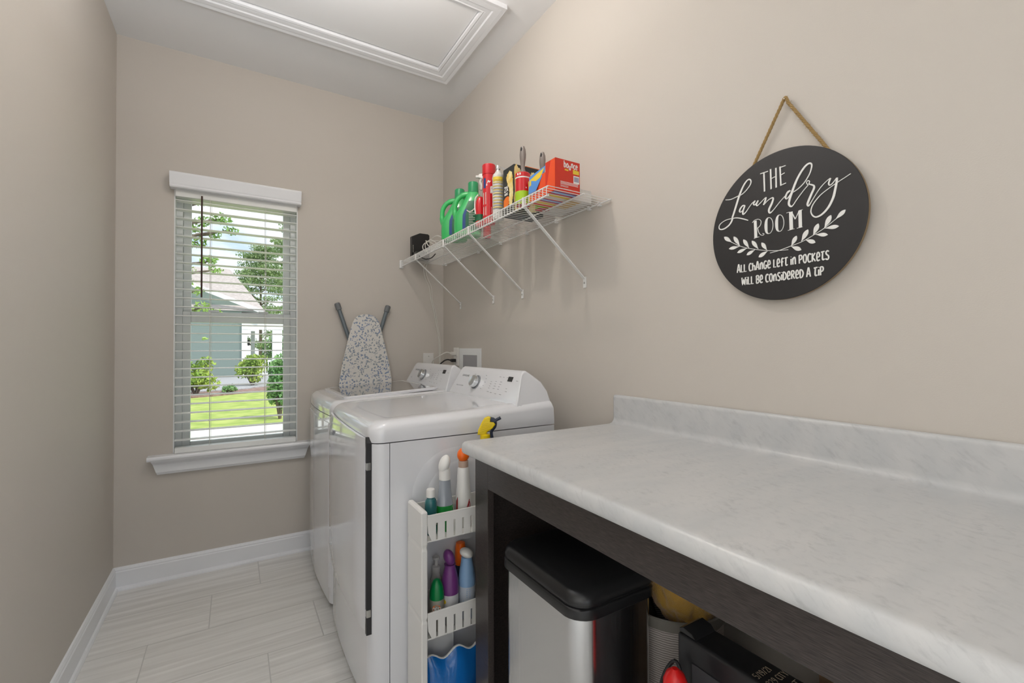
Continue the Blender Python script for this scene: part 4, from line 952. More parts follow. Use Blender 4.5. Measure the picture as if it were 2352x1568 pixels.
# white bottle, orange sprayer
c_ = (.655, 1.392); t = thing('white_spray_bottle', 'tall white spray bottle with orange trigger head, at the counter edge on the cart', 'spray bottle', (*c_, T1))
MB().lathe([(.024, T1), (.0262, T1+.004), (.0262, T1+.095), (.0215, T1+.14), (.0205, T1+.165), (.019, T1+.19), (.014, T1+.197)], (*c_, 0), 28).build('bottle_body', M_wplastic, t)
MB().lathe([(.0165, T1+.195), (.0165, T1+.215), (.012, T1+.217)], (*c_, 0), 22).build('collar', mat('tan_collar', (.5, .36, .28), .4), t)
MB().sphere((c_[0], c_[1], T1+.235), .0215, sx=1, sy=.85, sz=1.1).build('sprayer_head', M_orp, t)
f = cylmap(*c_, T1, .0262, facing(*c_)); mb = MB(); ribbon(mb, catmull([(.017, .055), (.021, .085), (.026, .070), (.021, .060)], 4), .003, f, 0, .0005); ribbon(mb, [(.010, .060), (.016, .075), (.022, .092)], .003, f, 0, .0005); ribbon(mb, [(-.026, .03), (-.024, .085), (-.021, .100)], [.008, .008, .001], f, 0, .0005); mb.build('red_marks', M_dkred, t)
# yellow sprayer behind the counter corner
c_ = (.742, 1.400); t = thing('yellow_spray_bottle', 'spray bottle with yellow and navy trigger head behind the counter corner', 'spray bottle', (*c_, T1))
MB().lathe([(.03, T1), (.032, T1+.004), (.031, T1+.15), (.022, T1+.24), (.015, T1+.27), (.015, T1+.285)], (*c_, 0), 26, sy=.8).build('bottle_body', M_wplastic, t)
MB().lathe([(.0175, T1+.272), (.0175, T1+.292), (.012, T1+.295)], (*c_, 0), 22).build('collar', M_yelp, t)
dv = Vector((.855, -.519, 0)); z0 = T1+.292
M = Matrix.Translation((c_[0], c_[1], z0)) @ Matrix(((dv.x, -dv.y, 0, 0), (dv.y, dv.x, 0, 0), (0, 0, 1, 0), (0, 0, 0, 1)))
mb = MB(); mb.prism([(-.026, .000), (-.024, .016), (-.012, .042), (-.002, .058), (.010, .063), (.020, .060), (.018, .045), (.030, .044), (.036, .036), (.026, .022), (.008, .010), (.002, .0)], 'y', -.012, .012, bev=.005, seg=3, M=M); o = mb.build('sprayer_head', M_yelp, t, ang=50)
for k in range(5): MB().tube([M @ Vector((-.019+k*.002, -.0122, .012+k*.007)), M @ Vector((.018+k*.003, -.0122, .024+k*.005))], .0008, 5).build('grip_rib', M_yelp, o)
mb = MB(); mb.prism([(.018, .061), (.030, .058), (.040, .050), (.040, .042), (.030, .040), (.018, .046)], 'y', -.009, .009, bev=.003, M=M); mb.tube([M @ Vector((.038, 0, .050)), M @ Vector((.054, 0, .058))], .0055, 10)
mb.build('nozzle', M_dkblue, t); 
mb = MB(); mb.tube(catmull([tuple(M @ Vector(p)) for p in ((.036, 0, .044), (.034, 0, .028), (.022, 0, .010), (.024, 0, -.012))], 5), .0055, 8); mb.build('trigger', M_dkblue, t)
# second tier
c_ = (.553, 1.375); t = thing('repellent_spray', 'small green-capped insect spray can reading OFF!, front of the middle tier', 'spray can', (*c_, T2))
MB().lathe([(.020, T2), (.0225, T2+.003), (.0225, T2+.098)], (*c_, 0), 26).build('can_body', mat('khaki_can', (.36, .34, .28), .35), t)
MB().lathe([(.0232, T2+.095), (.0232, T2+.112), (.0205, T2+.128), (.016, T2+.143), (.010, T2+.152), (.003, T2+.155)], (*c_, 0), 26).build('cap', M_emgreen, t)
f = cylmap(*c_, T2, .0226, facing(*c_)); mb = MB(); disc(mb, f, -.001, .068, .0145, 0, .0006); mb.build('logo_disc', M_orange, t)
mb = MB(); write(mb, 'OFF!', f, -.013, .062, .013, .0125, .003, .0006, .0012); write(mb, 'SPORTSMEN', f, -.018, .038, .018, .009, .0018, .0002, .0008); mb.build('lettering', M_wtext, t, smooth=False)
c_ = (.603, 1.385); t = thing('purple_air_freshener', 'purple-topped air freshener spray on the middle cart tier', 'spray can', (*c_, T2))
MB().lathe([(.025, T2), (.028, T2+.003), (.028, T2+.11)], (*c_, 0), 28).build('can_body', mat('white_can', (.62, .62, .63), .25), t)
MB().lathe([(.0285, T2+.095), (.0285, T2+.115), (.026, T2+.14), (.021, T2+.165), (.017, T2+.178), (.019, T2+.186)], (*c_, 0), 28).build('shoulder', M_purple, t)
MB().sphere((c_[0]-.003, c_[1], T2+.207), .0235, sx=.75, sy=1, sz=1.15, M=Matrix.Rotation(math.radians(-18), 4, 'Y')).build('sprayer_head', M_purple, t)
f = cylmap(*c_, T2, .0281, facing(*c_)); mb = MB(); disc(mb, f, -.020, .075, .007, 0, .0005); mb.build('flower_print', M_yellow, t)
c_ = (.664, 1.385); t = thing('blue_air_freshener', 'light blue air freshener spray with white head beside the purple one', 'spray can', (*c_, T2))
MB().lathe([(.025, T2), (.028, T2+.003), (.028, T2+.12)], (*c_, 0), 28).build('can_body', mat('pale_blue_can', (.55, .60, .68), .3), t)
MB().lathe([(.0285, T2+.105), (.0285, T2+.125), (.025, T2+.15), (.020, T2+.178), (.018, T2+.195)], (*c_, 0), 28).build('shoulder', M_ltblue, t)
MB().sphere((c_[0]-.002, c_[1]-.002, T2+.208), .025, sx=.95, sy=1, sz=.62, M=Matrix.Rotation(math.radians(22), 4, 'Y')).build('sprayer_head', M_wplastic, t)
f = cylmap(*c_, T2, .0281, facing(*c_)); mb = MB()
for k in range(5): ribbon(mb, [(-.002, .098-k*.006), (.012, .098-k*.006)], .0013, f, 0, .0005)
for k in range(4): ribbon(mb, [(-.012, .062-k*.007), (.018, .062-k*.007)], .003, f, 0, .0005)
mb.build('printed_lines', M_ltblue, t, smooth=False)
c_ = (.665, 1.438); t = thing('orange_bottle', 'orange-capped navy bottle behind the two air fresheners on the cart', 'bottle', (*c_, T2))
MB().lathe([(.018, T2), (.020, T2+.003), (.020, T2+.15)], (*c_, 0), 22).build('bottle_body', M_dkblue, t); MB().lathe([(.019, T2+.15), (.0195, T2+.16), (.0185, T2+.205), (.015, T2+.222), (.004, T2+.225)], (*c_, 0), 22).build('cap', M_orp, t)
c_ = (.575, 1.435); t = thing('pump_bottle', 'clear pump bottle behind the green-capped spray on the middle tier', 'bottle', (*c_, T2))
MB().lathe([(.018, T2), (.020, T2+.003), (.020, T2+.12), (.014, T2+.135), (.012, T2+.15)], (*c_, 0), 22).build('bottle_body', M_clearp, t); mb = MB(); mb.lathe([(.014, T2+.148), (.014, T2+.165), (.006, T2+.168), (.005, T2+.185), (.012, T2+.188), (.012, T2+.196)], (*c_, 0), 18); mb.build('pump', M_clearp, t)
# third tier: blue film pack, white bin
t = thing('wipes_pack', 'crinkled blue plastic pack of wipes on the lowest visible cart tier', 'package', (.60, 1.39, T3))
mb = MB(); rr = []
for k in range(15):
    x = .512+.0135*k; w_ = .040*(math.sin(PI*min(1, max(0, k/14)))**.25 if 0 < k < 14 else .35); top = T3+.165+.012*math.sin(k*.9)
    rr.append([(x, 1.385-w_, T3+.004), (x, 1.385-w_*1.05, T3+.08), (x, 1.385-w_*.6, top-.02), (x, 1.385-.003, top+.010), (x, 1.385+.003, top+.010), (x, 1.385+w_*.6, top-.02), (x, 1.385+w_*1.05, T3+.08), (x, 1.385+w_, T3+.004)])
mb.rings(rr); mb.build('film_wrap', M_bluepack, t, ang=60)
mb = MB(); mb.tube(catmull([(.51+.0135*k, 1.384, T3+.176+.012*math.sin(k*.9)) for k in range(15)], 3), .0035, 6); plabel(mb.build('white_seal', M_wplastic, t), 'white sealed edge')
t = tag(MB().box(.52, 1.436, T3, .64, 1.456, .245, bev=.004).build('white_bin', M_wplastic), 'flat white plastic bin standing behind the blue wipes pack', 'bin')

# ------------------------------------------------------------------ wire shelf
SX, SZ, SY0, SY1 = .928, 1.7455, 1.285, 2.915
sh = thing('wire_shelf', 'white coated wire shelf on the right wall above the machines', 'shelf', (1.22, 2.1, 1.74))
mb = MB(); y = SY0+.003
while y < SY1:
    mb.tube([(1.222, y, SZ+.0022), (SX+.006, y, SZ+.0022), (SX+.0015, y, SZ+.001), (SX-.0015, y, SZ-.006), (SX-.0015, y, SZ-.036)], .0014, 5); y += .0222
mb.build('deck_wires', M_wire, sh)
for (x, z, y0_, r) in ((SX+.002, SZ-.0015, SY0, .003), (SX+.002, SZ-.0335, SY0-.004, .0034), (1.088, SZ-.0025, SY0-.008, .003), (1.218, SZ-.0025, SY0-.012, .003)):
    MB().tube([(x, y0_, z), (x, SY1, z)], r, 10).build('long_rod', M_wire, sh)
for yy in (1.437, 1.911, 2.212, 2.641):
    mb = MB(); n_ = Vector((SX+.003, yy, SZ-.033)); e_ = Vector((XR-.0045, yy, 1.462)); d_ = (e_-n_).normalized(); w_ = Vector((0, 1, 0))*.0065; th_ = d_.cross(Vector((0, 1, 0))).normalized()*.0022
    R1 = [n_-w_-th_, n_+w_-th_, n_+w_+th_, n_-w_+th_]; R2 = [e_-w_-th_, e_+w_-th_, e_+w_+th_, e_-w_+th_]
    mb.rings([[tuple(q) for q in R1], [tuple(q) for q in R2]]); br = mb.build('support_brace', M_wire, sh)
    fp = MB().box(XR-.0045, yy-.009, 1.425, XR-.0003, yy+.009, 1.470, bev=.0015).build('wall_foot', M_wire, br)
    MB().lathe([(.004, 0), (.004, .002), (.001, .0025)], (XR-.0045, yy, 1.445), 10, M=Matrix.Rotation(-PI/2, 3, 'Y')).build('screw', M_brass, br)
    MB().box(SX-.0045, yy-.005, SZ-.039, SX+.004, yy+.005, SZ+.001, bev=.0015).build('lip_clip', M_wire, sh)
for yy in (1.34, 1.40, 1.62, 1.86, 2.12, 2.38, 2.64, 2.86):
    mb = MB(); mb.box(XR-.015, yy-.006, SZ-.012, XR-.0003, yy+.006, SZ-.006, bev=.001); mb.tube(catmull([(XR-.004, yy, SZ-.006), (XR-.010, yy, SZ+.004), (XR-.018, yy, SZ-.003)], 4), .0025, 6); mb.build('wall_clip', M_wire, sh)
MB().box(SX-.012, YB-.016, SZ-.046, SX+.014, YB-.0003, SZ+.008, bev=.004).build('end_bracket', M_wire, sh)

# ------------------------------------------------------------------ things on the shelf
Z0 = 1.7492
def jug(name, label, cx, cy, ang, k_):
    t = thing(name, label, 'bottle', (cx, cy, Z0), 'green detergent bottles on the shelf')
    w = Vector((math.cos(ang), math.sin(ang), 0)); n_ = Vector((-math.sin(ang), math.cos(ang), 0))
    def ring(off, hw, hd, z, k=28):
        o = []
        for j in range(k):
            a = 2*PI*j/k; q = (abs(math.cos(a))**2.8+abs(math.sin(a))**2.8)**(-1/2.8)
            p = Vector((cx, cy, Z0+z))+w*(off+hw*q*math.cos(a))+n_*(hd*q*math.sin(a)); o.append(tuple(p))
        return o
    S_ = [tuple(q*k_ for q in row) for row in [(0, .050, .030, 0), (0, .058, .036, .006), (0, .060, .038, .05), (.001, .059, .038, .085), (.008, .052, .037, .110), (.016, .044, .035, .135), (.022, .036, .031, .160), (.024, .030, .027, .178), (.024, .021, .021, .190), (.024, .019, .019, .200)]]
    mb = MB(); mb.rings([ring(*a) for a in S_]); body = mb.build('bottle_body', M_green, t)
    P_ = lambda a, z: tuple(Vector((cx, cy, Z0+z*k_))+w*a*k_)
    mb = MB(); mb.tube(catmull([P_(.012, .186), P_(-.012, .184), P_(-.036, .172), P_(-.052, .148), P_(-.056, .118), P_(-.052, .085), P_(-.040, .06)], 6), [.012*k_]*10+[.0105*k_]*16+[.012*k_]*11, 14); mb.build('handle', M_green, t, ang=80)
    MB().lathe([(a_*k_, Z0+b_2*k_) for a_, b_2 in ((.0225, .190), (.0232, .195), (.0228, .232), (.0205, .236), (.002, .2365))], (cx+w.x*.024*k_, cy+w.y*.024*k_, 0), 32).build('cap', M_greencap, t)
    # wrap-around label on the near face
    mb = MB(); rr = []
    for (off, hw, hd, z) in ((0, .0606, .0386, .022), (0, .0606, .0386, .05), (.001, .0596, .0386, .085), (.008, .0526, .0376, .110), (.016, .0446, .0356, .135), (.020, .0396, .0336, .148)):
        r_ = ring(off*k_, hw*k_, hd*k_, z*k_, 60); rr.append([r_[j % 60] for j in range(42, 63)])
    mb.rings(rr, closed=False, cap0=False, cap1=False); lb_ = mb.build('label_panel', M_dkgreen, t)
    mb = MB(); rr2 = [[r[j] for j in range(0, 3)] for r in rr[:4]]
    rr2 = [[tuple(Vector(p)-n_*.0008) for p in r] for r in rr2]
    mb.rings(rr2, closed=False, cap0=False, cap1=False); mb.build('blue_stripe', M_blue, lb_)
    Fl = lambda u, v, d: tuple(Vector((cx, cy, Z0))+w*(.004+u)*k_-n_*(.0395*k_+d)+Vector((0, 0, v*k_)))
    mb = MB()
    for k in range(9): ribbon(mb, [(.004, .10-k*.007), (.030 if k % 3 else .022, .10-k*.007)], .0018, Fl, 0, .0008)
    ribbon(mb, catmull([(-.005, .105), (.008, .098), (.022, .106), (.034, .118)], 4), .004, Fl, -.002, .0008)
    mb.build('white_text', M_cream, lb_, smooth=False)
    return t
AJ = math.atan2(-.519, .855)
jug('detergent_bottle', 'green detergent bottle standing furthest left on the shelf, behind the other', 1.005, 2.240, AJ, 1.18)
jug('detergent_bottle', 'green detergent bottle nearer the red can, its dark green label showing', 1.020, 2.108, AJ, 1.18)
# red aerosol can
c_ = (1.0, 1.842); t = thing('red_aerosol_can', 'tall red aerosol can with red cap on the wire shelf', 'aerosol can', (*c_, Z0))
MB().lathe([(.028, Z0), (.0295, Z0+.003), (.0295, Z0+.225), (.027, Z0+.229)], (*c_, 0), 32).build('can_body', M_red, t)
MB().lathe([(.0315, Z0+.226), (.0315, Z0+.268), (.0295, Z0+.272), (.026, Z0+.2735), (.002, Z0+.2735)], (*c_, 0), 32).build('cap', M_red, t)
f = cylmap(*c_, Z0, .0296, facing(*c_)); mb = MB(); write(mb, 'Rai'.replace('i', 'i')+'D', f, .008, .135, .055, .030, .006, 0, .0006); ribbon(mb, [(-.012, .17), (.0, .19), (.018, .205)], [.004, .012, .002], f, 0, .0006)
mb.build('lettering', M_wtext, t, smooth=False)
mb = MB()
for (v0, v1) in ((.085, .140), (.035, .075)): ribbon(mb, [(-.022, v0), (-.022, v1)], .016, f, 0, .0005)
ribbon(mb, [(.010, .058), (.032, .058)], .028, f, 0, .0005); mb.build('cream_label', M_cream, t, smooth=False)
mb = MB(); ribbon(mb, [(-.022, .16), (-.022, .205)], .012, f, 0, .0005); mb.build('blue_label', M_blue, t, smooth=False)
mb = MB(); ribbon(mb, [(.022, .075), (.022, .118)], .032, f, 0, .0004); mb.build('dark_panel', M_dkred, t, smooth=False)
# white trigger bottle with red body behind
c_ = (1.118, 2.082); t = thing('red_spray_bottle', 'red spray bottle with white trigger head behind the tall red can', 'spray bottle', (*c_, Z0))
MB().lathe([(.018, Z0), (.0205, Z0+.004), (.0205, Z0+.17), (.019, Z0+.22), (.014, Z0+.255), (.012, Z0+.275)], (*c_, 0), 26).build('bottle_body', M_red, t)
spray_head(t, (c_[0], c_[1], Z0+.272), -.80, .60, 1.25, M_wplastic, M_wplastic)
# small red bottle with white wave label in front
c_ = (.985, 1.902); t = thing('red_squat_bottle', 'squat red bottle with white edged label left of the tall red can', 'bottle', (*c_, Z0))
MB().lathe([(.020, Z0), (.0225, Z0+.003), (.0225, Z0+.022), (.018, Z0+.026), (.018, Z0+.05), (.021, Z0+.055), (.023, Z0+.10), (.018, Z0+.128), (.012, Z0+.14)], (*c_, 0), 24, mlist=[0, 0, 0, 1, 1, 0, 0, 0]).build('bottle_body', [M_red, M_dkgreen], t)
mb = MB(); mb.tube(catmull([(c_[0]-.010, c_[1]+.0, Z0+.150), (c_[0]-.018, c_[1]+.012, Z0+.135), (c_[0]-.020, c_[1]+.016, Z0+.10), (c_[0]-.020, c_[1]+.008, Z0+.06)], 5), .0035, 8); mb.build('white_trigger', M_wplastic, t)
# silver can with stripes
c_ = (1.0, 1.757); t = thing('striped_aerosol_can', 'slim silver and yellow striped aerosol can right of the red can', 'aerosol can', (*c_, Z0))
MB().lathe([(.024, Z0), (.0255, Z0+.003), (.0255, Z0+.19), (.023, Z0+.20), (.014, Z0+.21), (.012, Z0+.214)], (*c_, 0), 28).build('can_body', mat('silver_white_can', (.66, .65, .62), .3), t)
MB().lathe([(.012, Z0+.212), (.009, Z0+.222), (.012, Z0+.228), (.010, Z0+.240), (.004, Z0+.242)], (*c_, 0), 16).build('spray_cap', M_chrome, t)
f = cylmap(*c_, Z0, .0261, facing(*c_)); mb = MB()
for k in range(11): ribbon(mb, [(-.026+.006*j, .045+k*.0125) for j in range(9)], .0028, f, 0, .0006)
mb.build('grey_print_lines', M_print, t, smooth=False)
mb = MB()
for k in range(8): ribbon(mb, [(-.026+.006*j, .050+k*.0155) for j in range(9)], .0026, f, 0, .0007)
ribbon(mb, [(-.026+.006*j, .175) for j in range(9)], .020, f, 0, .0006); mb.build('yellow_print_lines', M_yellow, t, smooth=False)
# duster refill box
bx0, bx1, by0, by1, bz1 = 1.000, 1.150, 1.622, 1.712, Z0+.205
t = thing('duster_refill_box', 'black carton printed with yellow fluffy dusters, top flap open', 'box', ((bx0+bx1)/2, (by0+by1)/2, Z0))
MB().box(bx0, by0, Z0, bx1, by1, bz1, bev=.0012).build('carton', M_blackc, t)
def blob(mb, F, pts, d0, d1, seed, jit=.003):
    r_ = random.Random(seed); P = catmull(pts, 7, True); P = [(u+r_.uniform(-jit, jit), v+r_.uniform(-jit, jit)) for u, v in P]
    A = [F(u, v, d0) for u, v in P]; B = [F(u, v, d1) for u, v in P]; mb.rings([A, B])
M_fluff = noise_mat('yellow_fluff_print', (.80, .55, .12), (.88, .80, .45), 30)
FL = lambda u, v, d: (bx0-d, by1-u, Z0+v); FR = lambda u, v, d: (bx0+u, by0-d, Z0+v)
mb = MB(); blob(mb, FL, [(.030, .165), (.05, .185), (.072, .175), (.080, .14), (.082, .09), (.078, .05), (.062, .03), (.050, .06), (.052, .10), (.040, .13)], 0, .0008, 3)
blob(mb, FR, [(.004, .02), (.004, .19), (.02, .195), (.04, .17), (.048, .12), (.044, .06), (.03, .02)], 0, .0008, 4); blob(mb, FR, [(.075, .02), (.07, .12), (.08, .17), (.10, .185), (.125, .17), (.135, .12), (.13, .05), (.12, .02)], 0, .0008, 6)
mb.build('yellow_duster_print', M_fluff, t, smooth=False)
mb = MB(); disc(mb, FL, .028, .105, .024, 0, .0012); mb.build('black_badge', M_blackp, t)
mb = MB(); write(mb, '2X', FL, .012, .104, .044, .022, .004, .0012, .0018); write(mb, 'MORE', FL, .014, .088, .042, .009, .002, .0012, .0018); mb.build('white_lettering', M_wtext, t, smooth=False)
mb = MB(); mb.rings([[FL(.006, .035, d), FL(.05, .045, d), FL(.05, .078, d), FL(.03, .085, d), FL(.006, .07, d)] for d in (0, .001)]); mb.build('orange_print', M_orange, t, smooth=False)
mb = MB(); mb.rings([[FR(.068, .130, d), FR(.140, .130, d), FR(.140, .150, d), FR(.068, .150, d)] for d in (.0009, .0014)]); mb.build('black_band', M_blackp, t, smooth=False)
mb = MB(); write(mb, 'DUSTER', FR, .074, .135, .132, .010, .0018, .0014, .0018); mb.build('band_lettering', M_cream, t, smooth=False)
mb = MB(); mb.rings([[(bx0+.005, by1, bz1), (bx0+.100, by1, bz1), (bx0+.100, by1-.001, bz1), (bx0+.005, by1-.001, bz1)], [(bx0-.005, by1+.016, bz1+.022), (bx0+.09, by1+.02, bz1+.018), (bx0+.09, by1+.019, bz1+.019), (bx0-.005, by1+.015, bz1+.021)]]); plabel(mb.build('top_flap', mat('grey_board', (.35, .35, .34), .7), t, smooth=False), 'grey cardboard inside of the open flap')
MB().box(bx0+.06, by0+.002, bz1, bx1, by1-.004, bz1+.003).build('orange_inner_edge', M_orange, t, smooth=False)
# lint rollers
def lint(cx, cy, label, h0, lean=0, red=True):
    t = thing('lint_roller', label, 'lint roller', (cx, cy, Z0), 'lint rollers with taupe handles')
    MB().lathe([(.028, Z0), (.0305, Z0+.001), (.0305, Z0+.125), (.028, Z0+.128), (.012, Z0+.128)], (cx, cy, 0), 30).build('roll', M_red if red else M_cream, t)
    MB().lathe([(.0308, Z0+.0005), (.0308, Z0+.052)], (cx, cy, 0), 30, cap0=False, cap1=False).build('lime_band', M_lime, t)
    MB().lathe([(.0309, Z0+.104), (.0309, Z0+.109)], (cx, cy, 0), 30, cap0=False, cap1=False).build('white_band', M_wtext, t)
    f = cylmap(cx, cy, Z0, .0308, facing(cx, cy)); mb = MB(); ribbon(mb, [(-.024, .119), (-.008, .119)], .008, f, 0, .0005); ribbon(mb, [(.012, .064), (.030, .066)], .005, f, 0, .0005); mb.build('white_marks', M_wtext, t, smooth=False)
    mb = MB(); mb.lathe([(.012, Z0+.128), (.013, Z0+.135), (.0085, Z0+.150), (.010, Z0+.165), (.0135, Z0+.19), (.0145, Z0+.205), (.0125, Z0+.225), (.008, Z0+.238), (.002, Z0+.241)], (cx, cy, 0), 24, sx=.75, sy=1, rot=.3); h = mb.build('grip', M_grip, t)
    MB().sphere((cx-.0095*math.cos(.3), cy-.003, Z0+.226), .005, sx=.5, sy=.9, sz=1.8).build('hanging_hole', M_dkgrey, h)
lint(.985, 1.530, 'lint roller with red and lime wrapper and upright taupe handle, near the shelf front', .24)
lint(1.085, 1.535, 'second lint roller, only its taupe handle showing behind the open carton', .24)
# dryer sheet carton
t = thing('dryer_sheet_box', 'red and orange carton with a torn blue flap at the near end of the shelf', 'box', (1.04, 1.40, Z0))
cx0_, cx1_, yy0, yy1, hh = .983, 1.098, 1.312, 1.490, .118
MB().box(cx0_+.001, yy0, Z0, cx1_, yy0+.062, Z0+hh, bev=.001).build('carton_end', M_redbox, t)
MB().box(cx0_+.002, yy0+.0625, Z0, cx1_-.001, yy1, Z0+.085, bev=.001).build('carton_body', M_orangeb, t)
mb = MB(); mb.rings([[(cx0_+.0005-d, 1.313, Z0+.002), (cx0_+.0005-d, 1.371, Z0+.002), (cx0_+.0005-d, 1.338, Z0+.116), (cx0_+.0005-d, 1.313, Z0+.1165)] for d in (0, .0008)]); sp_ = mb.build('orange_side', M_orangeb, t, smooth=False)
FB = lambda u, v, d: (cx0_+u, yy0-d, Z0+v); FS = lambda u, v, d: (cx0_-d, yy1-u, Z0+v)
mb = MB(); w_ = .0052
for ch, (ua, ub) in {'b': (.040, .048), 'o': (.051, .060), 'u': (.063, .071), 'n2': (.074, .082), 'c': (.085, .092), 'e2': (.094, .103)}.items():
    gw, st = G[ch]; dvv = {'u': -.006, 'n2': .003}.get(ch, 0)
    for line in st:
        P = [(ua+(a/gw)*(ub-ua), .090+dvv+b__*.024) for a, b__ in line]
        if len(P) > 3: P = catmull(P, 3)
        ribbon(mb, P, .0031, FB, 0, .0010)
mb.build('lettering', M_wtext, t, smooth=False)
mb = MB(); mb.rings([[FB(.082, .072, d), FB(.110, .072, d), FB(.110, .086, d), FB(.082, .088, d)] for d in (0, .0007)]); ribbon(mb, [(.044, .082), (.060, .081)], .005, FB, 0, .0006); mb.build('yellow_badge', M_yellow, t, smooth=False)
mb = MB(); mb.rings([[FB(.084, .038, d), FB(.111, .038, d), FB(.111, .066, d), FB(.084, .066, d)] for d in (0, .0006)])
for k in range(3): ribbon(mb, [(.024, .036-k*.0042), (.106, .036-k*.0042)], .0016, FB, 0, .0005)
for k in range(2): ribbon(mb, [(.024, .022-k*.004), (.060, .022-k*.004)], .0012, FB, 0, .0005)
ribbon(mb, [(.040, .009), (.075, .009)], .003, FB, 0, .0005); mb.build('white_panel', M_wtext, t, smooth=False)
mb = MB()
for k in range(7): ribbon(mb, [(.0875+k*.0033, .044), (.0875+k*.0033, .062)], .0016, FB, .0006, .0010)
mb.build('barcode', mat('violet_print', (.16, .14, .3), .5), t, smooth=False)
# torn blue flap hanging out over the open body
p = [(cx0_-.003, 1.482, Z0+.030), (cx0_-.001, 1.478, Z0+.098), (cx0_+.006, 1.372, Z0+.113), (cx0_-.004, 1.430, Z0+.030)]
mb = MB(); q = [tuple(Vector(a)+Vector((.0012, 0, 0))) for a in p]; mb.rings([p, q]); fl = mb.build('torn_flap', M_blueflap, t, smooth=False)
mb = MB(); A = lambda s, u: tuple(Vector(p[0]).lerp(Vector(p[1]), u).lerp(Vector(p[3]).lerp(Vector(p[2]), u), s)+Vector((-.0009, 0, 0)))
mb.rings([[A(.06, .42), A(.06, .78), A(.92, .93), A(.90, .55)], [tuple(Vector(A(*a))+Vector((.0008, 0, 0))) for a in ((.06, .42), (.06, .78), (.92, .93), (.90, .55))]]); mb.build('yellow_patch', M_yellow, fl, smooth=False)
mb = MB(); mb.rings([[FS(.004, .002, d), FS(.016, .002, d), FS(.014, .083, d), FS(.004, .083, d)] for d in (-.001, .0004)]); mb.build('yellow_side_print', M_yellow, t, smooth=False)
# bottom print
mb = MB()
for k, mm in enumerate((0, 1, 2, 0, 1)): mb.box(cx0_+.006, 1.325+k*.030, Z0-.0003, cx1_-.006, 1.345+k*.030, Z0+.0003, m=mm)
mb.build('bottom_print', [M_blueflap, M_yellow, M_cream], t, smooth=False)
# white and tan packet lying against the wall behind
t = thing('white_carton', 'low white and tan carton lying against the wall behind the dryer sheet box', 'box', (1.16, 1.47, Z0))
MB().box(1.108, 1.37, Z0, 1.205, 1.585, Z0+.05, bev=.002).build('carton', mat('white_board', (.7, .68, .64), .5), t)
MB().box(1.112, 1.375, Z0-.0004, 1.16, 1.48, Z0+.0004).build('tan_print', mat('tan_print', (.6, .42, .2), .5), t, smooth=False)
# black router with cables
t = thing('black_router', 'black upright modem at the far left end of the wire shelf', 'modem', (1.03, 2.84, Z0))
mb = MB(); mb.prism([(.965, Z0), (1.085, Z0), (1.085, Z0+.165), (1.075, Z0+.172), (1.02, Z0+.172), (.965, Z0+.145)], 'y', 2.815, 2.85, bev=.003); mb.build('modem_body', M_blackp, t)
for k in range(5): MB().box(.972, 2.8142, Z0+.045+k*.010, .976, 2.8152, Z0+.049+k*.010).build('status_light', M_cream, t, smooth=False)
mb = MB(); r_ = random.Random(12)
P = []
for k in range(26):
    a = k*.95; P.append((1.05+.045*math.cos(a)+r_.uniform(-.01, .01), 2.60+.105*math.sin(a*.83)+r_.uniform(-.015, .015), Z0+.012+.075*abs(math.sin(k*.7))+r_.uniform(0, .02)))
mb.tube(catmull(P, 6), .003, 7); tag(mb.build('tangled_white_cable', M_cable), 'tangle of white cable piled beside the black modem', 'cable')
t = thing('power_strip_adapter', 'black power adapter lying among the white cable on the shelf', 'adapter', (1.0, 2.74, Z0))
MB().box(.965, 2.735, Z0, 1.02, 2.785, Z0+.035, bev=.005).build('adapter_body', M_blackp, t)
mb = MB(); mb.tube(catmull([(.985, 2.735, Z0+.015), (.972, 2.70, Z0+.012), (.968, 2.68, Z0-.006), (.975, 2.60, Z0-.036), (.99, 2.54, Z0-.038), (1.0, 2.50, Z0-.020)], 6), .003, 7); mb.build('cord', M_blackp, t)
for (off, lab) in ((0, 'thin white cable hanging from the shelf down the corner, left strand'), (.016, 'thin white cable hanging from the shelf down the corner, right strand')):
    mb = MB(); mb.tube(catmull([(1.085+off, 2.87, Z0+.006), (1.078+off, 2.905, 1.72), (1.090+off, 2.915, 1.66), (1.122+off, 2.917, 1.586), (1.135+off*.6, 2.917, 1.50), (1.159+off*.6, 2.917, 1.411), (1.190+off*.5, 2.916, 1.234), (1.192+off*.5, 2.912, 1.116), (1.19, 2.90, 1.02-off*3)], 7), .0026, 8)
    tag(mb.build('hanging_cable', M_cable), lab, 'cable', 'cables down the corner')

